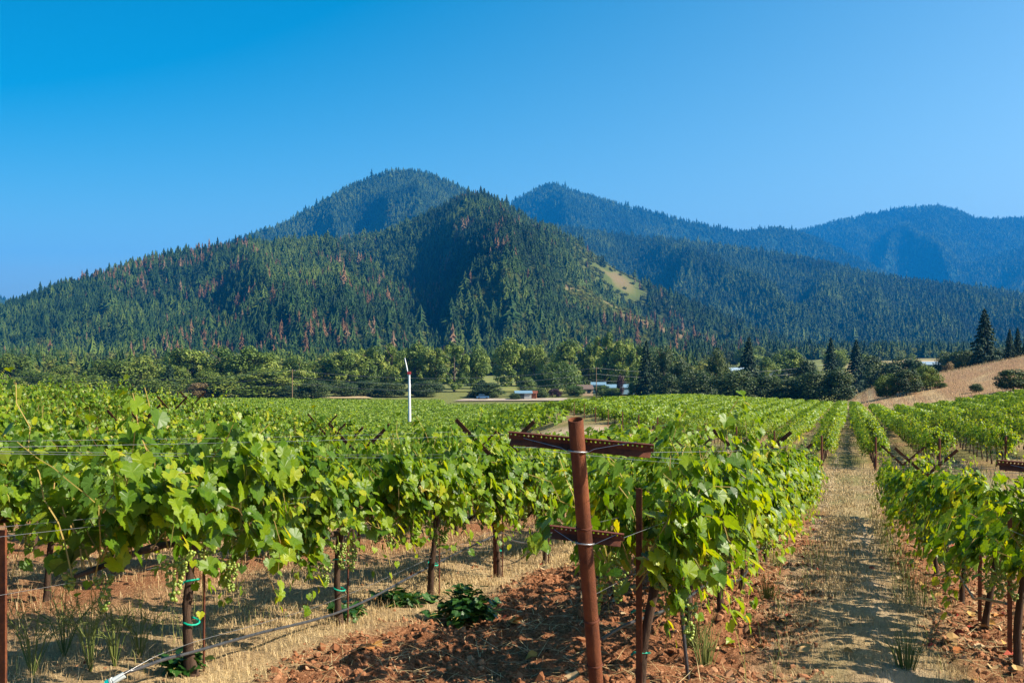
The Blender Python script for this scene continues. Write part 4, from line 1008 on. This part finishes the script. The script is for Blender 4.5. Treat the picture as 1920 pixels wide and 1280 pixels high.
for kd, px, yt, wp, Y, lab in [('oak', 1662, 698, 44, 208, "grey green oak at the foot of the dry hill"), ('dark', 1700, 690, 56, 206, "dark oak in the middle of the hill foot group"), ('oak', 1738, 684, 52, 210, "tall oak at the right of the hill foot group"), ('oak', 1762, 716, 26, 208, "small shrub oak at the end of the hill foot group"),
        ('dark', 1900, 690, 66, 172, "dark bush tree at the right edge above the vines"), ('dark', 1830, 718, 26, 185, "small bush with a long shadow on the dry hill"), ('conifer', 1846, 580, 58, 262, "tall lone conifer on the crest of the dry hill"),
        ('dark', 1818, 655, 50, 268, "dark bush left of the lone conifer"), ('dark', 1868, 656, 40, 268, "dark bush right of the lone conifer"), ('conifer', 1893, 617, 26, 262, "first of three small conifers at the right edge"), ('conifer', 1908, 615, 26, 265, "middle one of three small conifers at the right edge"), ('conifer', 1926, 618, 28, 262, "last of three small conifers, cut by the right edge"),
        ('brown', 1777, 678, 26, 330, "reddish brown shrub below the barn"), ('dark', 1800, 655, 60, 345, "dark tree right of the barn"), ('dark', 1772, 655, 40, 350, "dark tree hiding the barn corner")]:
    tree(kd, px, yt, wp, Y, lab)
# trees scattered over the valley floor further up
for i in range(70):
    px = random.uniform(1180, 1960); Y = random.uniform(560, 1500); h = random.uniform(8, 16)
    kd = random.choice(['cotton', 'dark', 'oak', 'cotton', 'dark', 'conifer'])
    z0 = -19.5 + EYE; yt = 640 - (z0 + h - EYE)*FPX/Y
    if 1705 < px < 1765 and Y < 900: continue
    if abs(px - 1400) < 60 and Y < 700: continue
    tree(kd, px, yt, h*random.uniform(.9, 1.4)*FPX/Y*(.45 if kd == 'conifer' else 1), Y, "hazy tree on the valley floor at the foot of the blue ridge", "trees on the far valley floor")
for i in range(46):
    px = random.uniform(-60, 1260); Y = random.uniform(450, 900); h = random.uniform(8, 14)
    kd = random.choice(['oak', 'dark', 'cotton', 'dark', 'conifer']); z0 = -19.5 + EYE; yt = 640 - (z0 + h - EYE)*FPX/Y
    if 850 < px < 1060 and Y < 600: continue
    tree(kd, px, yt, h*random.uniform(.9, 1.3)*FPX/Y*(.45 if kd == 'conifer' else 1), Y, "tree in the belt at the foot of the near wooded hill", "trees at the foot of the near hill")

# ------------------------------------------------------------------ the forests on the hills: far-off woods, each one mass
def lod_conifer(seed, tiers, np_, wd, mat, ragged=.3):
    r = np.random.default_rng(seed); mb = MB()
    for i in range(tiers):
        f = i/tiers; z = .08 + .92*f; rad = wd*(1 - f)**.85*(.8 + .4*r.uniform()) + .012
        th = np.arange(2*np_)*math.pi/np_ + r.uniform(0, 6); rr = rad*np.where(np.arange(2*np_) % 2, .45, 1)*r.uniform(1 - ragged, 1 + ragged, 2*np_)
        zr = z - .085*np.where(np.arange(2*np_) % 2, .2, 1) + r.normal(0, .012, 2*np_)
        V = np.vstack([[0, 0, z + 1.15/tiers], np.c_[rr*np.cos(th), rr*np.sin(th), zr]]); n = 2*np_
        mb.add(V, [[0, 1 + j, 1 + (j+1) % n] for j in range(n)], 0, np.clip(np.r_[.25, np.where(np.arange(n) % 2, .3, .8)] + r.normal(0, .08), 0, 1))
    mb.tube([[0, 0, -.1], [0, 0, .95]], [.012, .003], 4, 0, False, .1)
    return mb.mesh("conifer", mat)
def lod_bush(seed, mat, n=260):
    global rng
    keep = rng; rng = np.random.default_rng(seed)
    d = rdir(n); d[:, 2] = np.abs(d[:, 2]); P = d*rng.uniform(.5, 1, n)[:, None]*np.array([.5, .5, .9]) + np.array([0, 0, .08]); P *= (.8 + .4*vnoise(d[:, 0]*2.5 + 9, d[:, 1]*2.5 + 9, seed))[:, None]
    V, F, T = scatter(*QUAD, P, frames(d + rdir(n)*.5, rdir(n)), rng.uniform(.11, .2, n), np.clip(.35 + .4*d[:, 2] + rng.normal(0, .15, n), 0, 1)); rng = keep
    return mesh_np("bush", V, F, mat, None, False, {"tint": T})
PC = bpy.data.collections.new("forest_tree_kinds")
def proto(nm, me):
    o = bpy.data.objects.new(nm, me); PC.objects.link(o)
# kinds, sorted by name: 0-4 green conifers, 5-6 dead conifers, 7-8 bushes
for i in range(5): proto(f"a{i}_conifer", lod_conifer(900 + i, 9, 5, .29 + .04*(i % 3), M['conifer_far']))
for i in range(2): proto(f"b{i}_dead_conifer", lod_conifer(950 + i, 10, 4, .19, M['dead_conifer'], .5))
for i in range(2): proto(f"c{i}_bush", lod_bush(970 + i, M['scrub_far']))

ng = bpy.data.node_groups.new("grow_forest", 'GeometryNodeTree')
ng.interface.new_socket("Geometry", in_out='INPUT', socket_type='NodeSocketGeometry'); ng.interface.new_socket("Geometry", in_out='OUTPUT', socket_type='NodeSocketGeometry')
gi = ng.nodes.new("NodeGroupInput"); go = ng.nodes.new("NodeGroupOutput"); iop = ng.nodes.new("GeometryNodeInstanceOnPoints")
ci = ng.nodes.new("GeometryNodeCollectionInfo"); ci.inputs["Collection"].default_value = PC; ci.inputs["Separate Children"].default_value = True; ci.inputs["Reset Children"].default_value = True
def nat(nm, typ):
    n = ng.nodes.new("GeometryNodeInputNamedAttribute"); n.data_type = typ; n.inputs["Name"].default_value = nm
    return next(o for o in n.outputs if o.enabled and o.name == "Attribute")
L = ng.links.new
L(gi.outputs[0], iop.inputs["Points"]); L(ci.outputs[0], iop.inputs["Instance"]); iop.inputs["Pick Instance"].default_value = True
L(nat("kind_index", 'INT'), iop.inputs["Instance Index"]); L(nat("size", 'FLOAT_VECTOR'), iop.inputs["Scale"])
cxyz = ng.nodes.new("ShaderNodeCombineXYZ"); L(nat("turn", 'FLOAT'), cxyz.inputs[2])
e2r = ng.nodes.new("FunctionNodeEulerToRotation"); L(cxyz.outputs[0], e2r.inputs[0]); L(e2r.outputs[0], iop.inputs["Rotation"])
L(iop.outputs[0], go.inputs[0])
def forest(name, P, kidx, size, label):
    me = bpy.data.meshes.new(name); me.vertices.add(len(P)); me.vertices.foreach_set("co", np.ascontiguousarray(P, np.float32).ravel())
    me.attributes.new("kind_index", 'INT', 'POINT').data.foreach_set("value", np.asarray(kidx, np.int32))
    me.attributes.new("size", 'FLOAT_VECTOR', 'POINT').data.foreach_set("vector", np.ascontiguousarray(size, np.float32).ravel())
    me.attributes.new("stand", 'FLOAT', 'POINT').data.foreach_set("value", ((fbm(P[:, 0]/130, P[:, 1]/190, 3, 97) - .5)*1.5).astype(np.float32))
    me.attributes.new("turn", 'FLOAT', 'POINT').data.foreach_set("value", rng.uniform(0, 6.28, len(P)).astype(np.float32))
    o = link(name, me); md = o.modifiers.new("trees", 'NODES'); md.node_group = ng
    return stuff(o, label, "forest")

def grow(key, n, hgt, label, dead=.03, bush=.05, clear=None, t1=1.05):
    h = H[key]; x, tq, X, Y, Z = h.points(n, 0, t1)
    dn = fbm(X/90 + 3, Y/90, 3, 91); bn = fbm(X/140 + 7, Y/140, 3, 92); cn = fbm(X/55, Y/55, 3, 93)
    keep = np.ones(len(x), bool)
    kind = rng.integers(0, 5, len(x))
    isd = rng.uniform(0, 1, len(x)) < dead*ss(dn, .56, .68)*5; kind[isd] = rng.integers(5, 7, isd.sum())
    pb = bush + .5*ss(bn, .52, .66)*(bush > .02)
    if clear is not None:
        cl, pbx, _ = clear(x, tq, cn); keep &= rng.uniform(0, 1, len(x)) > cl; pb = np.maximum(pb, pbx)
    isb = (rng.uniform(0, 1, len(x)) < pb) & ~isd; kind[isb] = rng.integers(7, 9, isb.sum())
    hh = hgt*rng.lognormal(0, .24, len(x)); hh[isb] *= .34
    wd = hh*rng.uniform(.85, 1.25, len(x)); wd[isb] = hh[isb]*1.5
    P = np.c_[X, Y, Z - .5][keep]
    return forest("forest", P, kind[keep], np.c_[wd, wd, hh][keep], label)
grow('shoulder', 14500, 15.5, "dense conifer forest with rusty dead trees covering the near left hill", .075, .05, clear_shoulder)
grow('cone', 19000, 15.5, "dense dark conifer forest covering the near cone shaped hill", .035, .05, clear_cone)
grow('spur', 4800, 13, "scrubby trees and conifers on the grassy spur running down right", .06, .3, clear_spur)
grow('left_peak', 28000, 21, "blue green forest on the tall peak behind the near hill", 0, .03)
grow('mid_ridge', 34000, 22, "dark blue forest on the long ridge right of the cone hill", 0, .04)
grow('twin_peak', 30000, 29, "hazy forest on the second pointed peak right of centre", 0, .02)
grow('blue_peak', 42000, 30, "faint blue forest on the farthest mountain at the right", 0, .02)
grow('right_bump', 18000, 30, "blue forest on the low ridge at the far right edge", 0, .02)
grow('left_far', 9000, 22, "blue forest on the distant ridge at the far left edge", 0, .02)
# the wooded valley floor at the foot of the ridges
n = 9000; Yd = np.sqrt(rng.uniform(1000**2, 2300**2, n)); pxs = rng.uniform(900, 2150, n); X = at(pxs, Yd)
cn = fbm(X/120, Yd/260, 3, 95); k = (cn > .43) & ~((pxs > 1690) & (pxs < 1780) & (Yd < 1150))
kd = np.where(rng.uniform(0, 1, n) < .45, rng.integers(7, 9, n), rng.integers(0, 5, n)); hh = np.where(kd >= 7, rng.uniform(7, 13, n), rng.uniform(12, 22, n))
wd = np.where(kd >= 7, hh*1.25, hh)
forest("forest", np.c_[X, Yd, np.full(n, -19.8 + EYE)][k], kd[k], np.c_[wd, wd, hh][k], "mixed woodland on the flat valley floor below the blue ridge")

n = 3600; Yd = np.sqrt(rng.uniform(455**2, 1050**2, n)); pxs = rng.uniform(-500, 1330, n); X = at(pxs, Yd)
cn = fbm(X/60, Yd/140, 3, 96); k = (cn > .38) & ~((pxs > 845) & (pxs < 1065) & (Yd < 590))
kd = np.where(rng.uniform(0, 1, n) < .72, rng.integers(7, 9, n), rng.integers(0, 5, n)); hh = np.where(kd >= 7, rng.uniform(5, 11, n), rng.uniform(10, 17, n)); wd = np.where(kd >= 7, hh*1.2, hh)
forest("forest", np.c_[X, Yd, np.full(n, -19.8 + EYE)][k], kd[k], np.c_[wd, wd, hh][k], "mixed woodland belt at the foot of the near hill behind the tree line")

# ------------------------------------------------------------------ wind machine, poles, lines, buildings
Yw = 228.; xw = at(768, Yw); zw = float(land(xw, Yw)); zh = EYE + (640 - 699)/FPX*Yw
wm = thing("wind_machine", "white frost wind machine with a two bladed propeller standing in the vineyard", "wind machine", (xw, Yw, zw))
mb = MB(); mb.tube([[0, 0, -.5], [0, 0, 3], [-.1, 0, zh - zw - .3]], [.36, .34, .24], 14); link("tower", mb.mesh("tower", M['white_metal'], True), wm)
mb = MB(); mb.box((0, 0, 0), (.75, .9, .6)); mb.tube([[0, .45, 0], [-.3, .85, .08]], [.22, .12], 10); link("gearbox", mb.mesh("gearbox", M['red_paint']), wm, (-.1, 0, zh - zw))
for s in (1, -1):
    mb = MB(); d = np.array([-.20, -.0, 1.0])*s; d /= np.linalg.norm(d)
    ln = 3.4 if s > 0 else 3.4
    pts = [np.array([-.42, .80, .1]) + d*q for q in (.1, .8, 2.0, ln)]
    if s < 0: d2 = np.array([.10, .97, -.2]); 
    mb.tube(pts, [.10, .17, .15, .09], 8); link("blade", mb.mesh("blade", M['white_metal'], True), wm, (-.1, 0, zh - zw))
mb = MB(); mb.box((0, 0, .55), (1.3, 1.0, .9)); mb.tube([[.4, 0, 1.0], [.4, 0, 1.3]], .05, 6); link("engine_box", mb.mesh("engine_box", M['barn_wall']), wm, (1.2, .6, 0))

def pole(px, ytop, Y, label, r=.16):
    x = at(px, Y); z = float(land(x, Y)); zt = EYE + (640 - ytop)/FPX*Y
    o = thing("utility_pole", label, "utility pole", (x, Y, z)); mb = MB(); mb.tube([[0, 0, -.6], [0, 0, zt - z]], [r, r*.7], 10); link("pole", mb.mesh("pole", M['pole_wood'], True), o)
    mb = MB(); mb.box((0, 0, zt - z - .5), (2.0, .12, .12)); cb = link("crossbar", mb.mesh("crossbar", M['pole_wood']), o)
    for s in (-.85, 0, .85):
        mb = MB(); mb.tube([[s, 0, zt - z - .44], [s, 0, zt - z - .18]], [.05, .04], 6); link("insulator", mb.mesh("insulator", M['pale_plastic']), cb)
    return np.array([x, Y, zt])
pA = pole(548, 692, 332, "brown wooden utility pole left of the white wind machine")
pB = pole(1118, 688, 350, "brown wooden utility pole right of the willow")
pC = pole(4, 702, 345, "pale utility pole at the very left edge")
pD = np.array([at(1560, 420), 420, EYE - 9.])
pole(228, 728, 341, "short weathered pole among the left oaks")
def line(a_, b_, sag, label, grp):
    mb = MB(); mb.tube(wire_pts(np.array(a_, float), np.array(b_, float), sag, 24), .028, 4, 0, False); tag(link("power_line", mb.mesh("power_line", M['wire']), None), label, "power line", grp)
for q in range(3):
    o_ = np.array([(-.85, 0, .85)[q]*.2, 0, -(.3 + 2.1*q)])
    line(pA + o_, pB + o_, 3.2, f"{('upper', 'middle', 'lower')[q]} power line running between the two brown poles", None)
    line(pC + o_, pA + o_, 2.5, f"{('upper', 'middle', 'lower')[q]} power line between the left edge pole and the brown pole", None)
    line(pB + o_, pD + o_, 3.0, f"{('upper', 'middle', 'lower')[q]} power line running right from the pole by the willow", None)

def gable(name, label, px, ybase, Y, L, W, hw, hr, mw, mr, rot=0., base=None, wins=0, door=None, cat="building"):
    x = at(px, Y); z = EYE + (640 - ybase)/FPX*Y
    z = min(z, float(land(x, Y)) + .3) if base is None else base
    o = thing(name, label, cat, (x, Y, z), (0, 0, rot))
    mb = MB(); mb.box((0, 0, hw/2 - .5), (L, W, hw + 1)); mb.add([[-L/2+.01, -W/2+.01, hw], [-L/2+.01, W/2-.01, hw], [-L/2+.01, 0, hr-.05], [L/2-.01, -W/2+.01, hw], [L/2-.01, W/2-.01, hw], [L/2-.01, 0, hr-.05]], [[0, 2, 1], [3, 4, 5]])
    wl = link("wall", mb.mesh("wall", mw), o)
    mb = MB(); e = .4
    for s in (-1, 1):
        a_ = np.array([[-L/2-e, s*(W/2+e), hw - e*(hr-hw)/(W/2)], [L/2+e, s*(W/2+e), hw - e*(hr-hw)/(W/2)], [L/2+e, 0, hr], [-L/2-e, 0, hr]])
        V = np.vstack([a_ + [0, 0, .03], a_ + [0, 0, .18]]); mb.add(V, [[0,1,2,3],[4,7,6,5],[0,4,5,1],[1,5,6,2],[2,6,7,3],[3,7,4,0]])
    link("roof", mb.mesh("roof", mr), o)
    for i in range(wins):
        mb = MB(); mb.box((0, 0, 0), (1.2, .08, 1.1)); link("window", mb.mesh("window", M['dark_glass']), wl, (-L/2 + (i + .7)*L/(wins + .4), -W/2 - .03, hw*.55))
    if door is not None:
        mb = MB(); mb.box((0, 0, 0), (2.4, .08, 2.6)); link("door", mb.mesh("door", M['dark_glass']), o, (door, -W/2 - .035, 1.3))
    return o
gable("barn", "grey blue metal barn with a low gabled roof beyond the dry hill", 1735, 672, 640, 18, 12, 4.4, 6.2, M['barn_wall'], M['metal_roof'], R(-12), door=-3)
# white tunnel beside the barn
tn = thing("tunnel_shed", "white rounded tunnel shed in front of the barn", "shed", (at(1738, 600), 600, -19.5 + EYE), (0, 0, R(-8)))
mb = MB(); th = np.linspace(0, math.pi, 15); ra = 3.6
prof = np.c_[ra*np.cos(th), ra*np.sin(th)]
V = np.vstack([np.c_[np.full(15, s), prof] for s in (-7, 7)]); mb.add(V, [[j, j+1, 16+j, 15+j] for j in range(14)]); link("cover", mb.mesh("cover", M['white_wall'], True), tn)
mb = MB(); V = np.vstack([[[-7.01, 0, 0]], np.c_[np.full(15, -7.01), prof]]); mb.add(V, [[0, 1+j, 2+j] for j in range(14)]); V = V*np.array([-1, 1, 1]); mb.add(V, [[0, 2+j, 1+j] for j in range(14)]); link("end_wall", mb.mesh("end_wall", M['blue_sheet']), tn)
gable("house", "white house half hidden behind the ragged conifer", 1385, 690, 560, 12, 8, 3.0, 4.6, M['white_wall'], M['metal_roof'], R(8), wins=3)
gable("house", "pale house right of the ragged conifer", 1455, 686, 600, 13, 8, 3.0, 4.8, M['white_wall'], M['brown_roof'], R(-6), wins=3, door=2.5)
gable("farmhouse", "small tan house with a brown roof beside the willow", 1096, 738, 360, 5, 5, 2.2, 3.4, M['tan_wall'], M['brown_roof'], R(10), wins=2)
gable("shed", "small white and blue shed by the road at the valley vines' edge", 981, 752, 334, 5.2, 4, 2.8, 3.4, M['white_wall'], M['blue_sheet'], R(4), door=-1.0)
gable("shed", "rusty red open shed beside the white one", 997, 750, 336, 3.2, 3, 2.4, 3.0, M['rust_red'], M['rust_red'], R(-5))
gable("greenhouse", "long pale blue greenhouse roof by the second pole", 1160, 740, 362, 10, 6, 1.4, 2.3, M['blue_sheet'], M['blue_sheet'], R(12), base=-20 + EYE + 2.0)
gable("greenhouse", "short pale blue roof left of the light green bush", 1122, 735, 372, 5, 5, 2.4, 3.2, M['blue_sheet'], M['blue_sheet'], R(-4), base=-20 + EYE + 1.5)
gable("house", "low white farm buildings right of the tall lone conifer's shadow", 1790, 672, 700, 14, 8, 3, 4.4, M['white_wall'], M['brown_roof'], R(15), wins=3)
# pale gravel yard and lane along the far edge of the valley vines, meadows beyond
def patch(name, poly, mat, dz, n=14):
    """a sheet draped a little above the land; poly = four corners (px, Y)"""
    a_, b_, c_, d_ = [np.array([at(p_[0], p_[1]), p_[1]]) for p_ in poly]; s = np.linspace(0, 1, n); V = []
    for i in s:
        for j in s:
            q = (a_*(1-i) + b_*i)*(1-j) + (d_*(1-i) + c_*i)*j; V.append((q[0], q[1], float(land(q[0], q[1])) + dz))
    F = [[i*n + j, (i+1)*n + j, (i+1)*n + j + 1, i*n + j + 1] for i in range(n-1) for j in range(n-1)]
    return struct(link(name, mesh_np(name, V, np.array(F), mat, None, True)))
M['gravel'] = solid('gravel', (.24, .19, .13), .95, .1, 0, .35, (.42, .35, .28), coord='Object')
M['meadow'] = solid('meadow', (.10, .15, .03), .95, .1, 0, .15, (.24, .22, .07), coord='Object')
M['dry_field'] = solid('dry_field', (.36, .26, .13), .95, .1, 0, .1, (.46, .36, .20), coord='Object')
patch("gravel_road", [(850, 322), (1060, 324), (1065, 339), (870, 334)], M['gravel'], .35)
patch("meadow", [(850, 385), (1060, 385), (1040, 545), (860, 545)], M['meadow'], .3)
patch("meadow", [(1120, 365), (1260, 365), (1260, 430), (1120, 430)], M['meadow'], .3)
patch("dry_field", [(1700, 760), (1840, 760), (1850, 1000), (1690, 1000)], M['dry_field'], .4)
patch("dry_field", [(560, 338), (700, 338), (680, 352), (580, 352)], M['dry_field'], .35)
# a small parked car at the yard
car = thing("parked_car", "small dark blue car parked on the pale yard left of the white shed", "car", (at(905, 333), 333, -19.5 + EYE + .36), (0, 0, R(6)))
mb = MB(); mb.add([[-2.1, -.85, .35], [2.1, -.85, .35], [2.1, .85, .35], [-2.1, .85, .35], [-2.1, -.85, .85], [2.1, -.85, .8], [2.1, .85, .8], [-2.1, .85, .85], [-1.3, -.72, 1.42], [.6, -.72, 1.42], [.6, .72, 1.42], [-1.3, .72, 1.42], [-1.9, -.8, .9], [1.1, -.8, .88], [1.1, .8, .88], [-1.9, .8, .9]],
                  [[0,1,5,4],[1,2,6,5],[2,3,7,6],[3,0,4,7],[4,5,6,7],[8,9,10,11]]); link("body", mb.mesh("body", M['blue_paint']), car)
mb = MB(); mb.add([[-1.9, -.8, .86], [1.1, -.8, .86], [1.1, .8, .86], [-1.9, .8, .86], [-1.3, -.7, 1.40], [.6, -.7, 1.40], [.6, .7, 1.40], [-1.3, .7, 1.40]], [[0,1,5,4],[1,2,6,5],[2,3,7,6],[3,0,4,7]]); link("windows", mb.mesh("windows", M['dark_glass']), car)
for sx in (-1.3, 1.3):
    for sy in (-.86, .86):
        mb = MB(); mb.tube([[0, -.1, 0], [0, .1, 0]], .33, 14); link("wheel", mb.mesh("wheel", M['rubber'], True), car, (sx, sy, .33))

# ------------------------------------------------------------------ the air: one even box of haze round everything
me = bpy.data.meshes.new("haze")
x0, x1, y0_, y1_, z0_, z1_ = -13000, 13000, -3400, 15500, -26, 1390
V = [(x, y, z) for x in (x0, x1) for y in (y0_, y1_) for z in (z0_, z1_)]
me.from_pydata(V, [], [[0,1,3,2],[4,6,7,5],[0,4,5,1],[2,3,7,6],[0,2,6,4],[1,5,7,3]]); me.update()
hz = link("haze", me); hz["kind"] = "stuff"; hz["label"] = "thin blue haze filling the valley air"; hz["category"] = "haze"
m, t = newmat("haze"); pv = t.nodes.new("ShaderNodeVolumePrincipled"); pv.inputs["Color"].default_value = (.012, .34, 1.0, 1)
pv.inputs["Density"].default_value = 0.68e-4; pv.inputs["Anisotropy"].default_value = 0.0
o_ = t.nodes.new("ShaderNodeOutputMaterial"); t.links.new(pv.outputs[0], o_.inputs["Volume"]); me.materials.append(m)
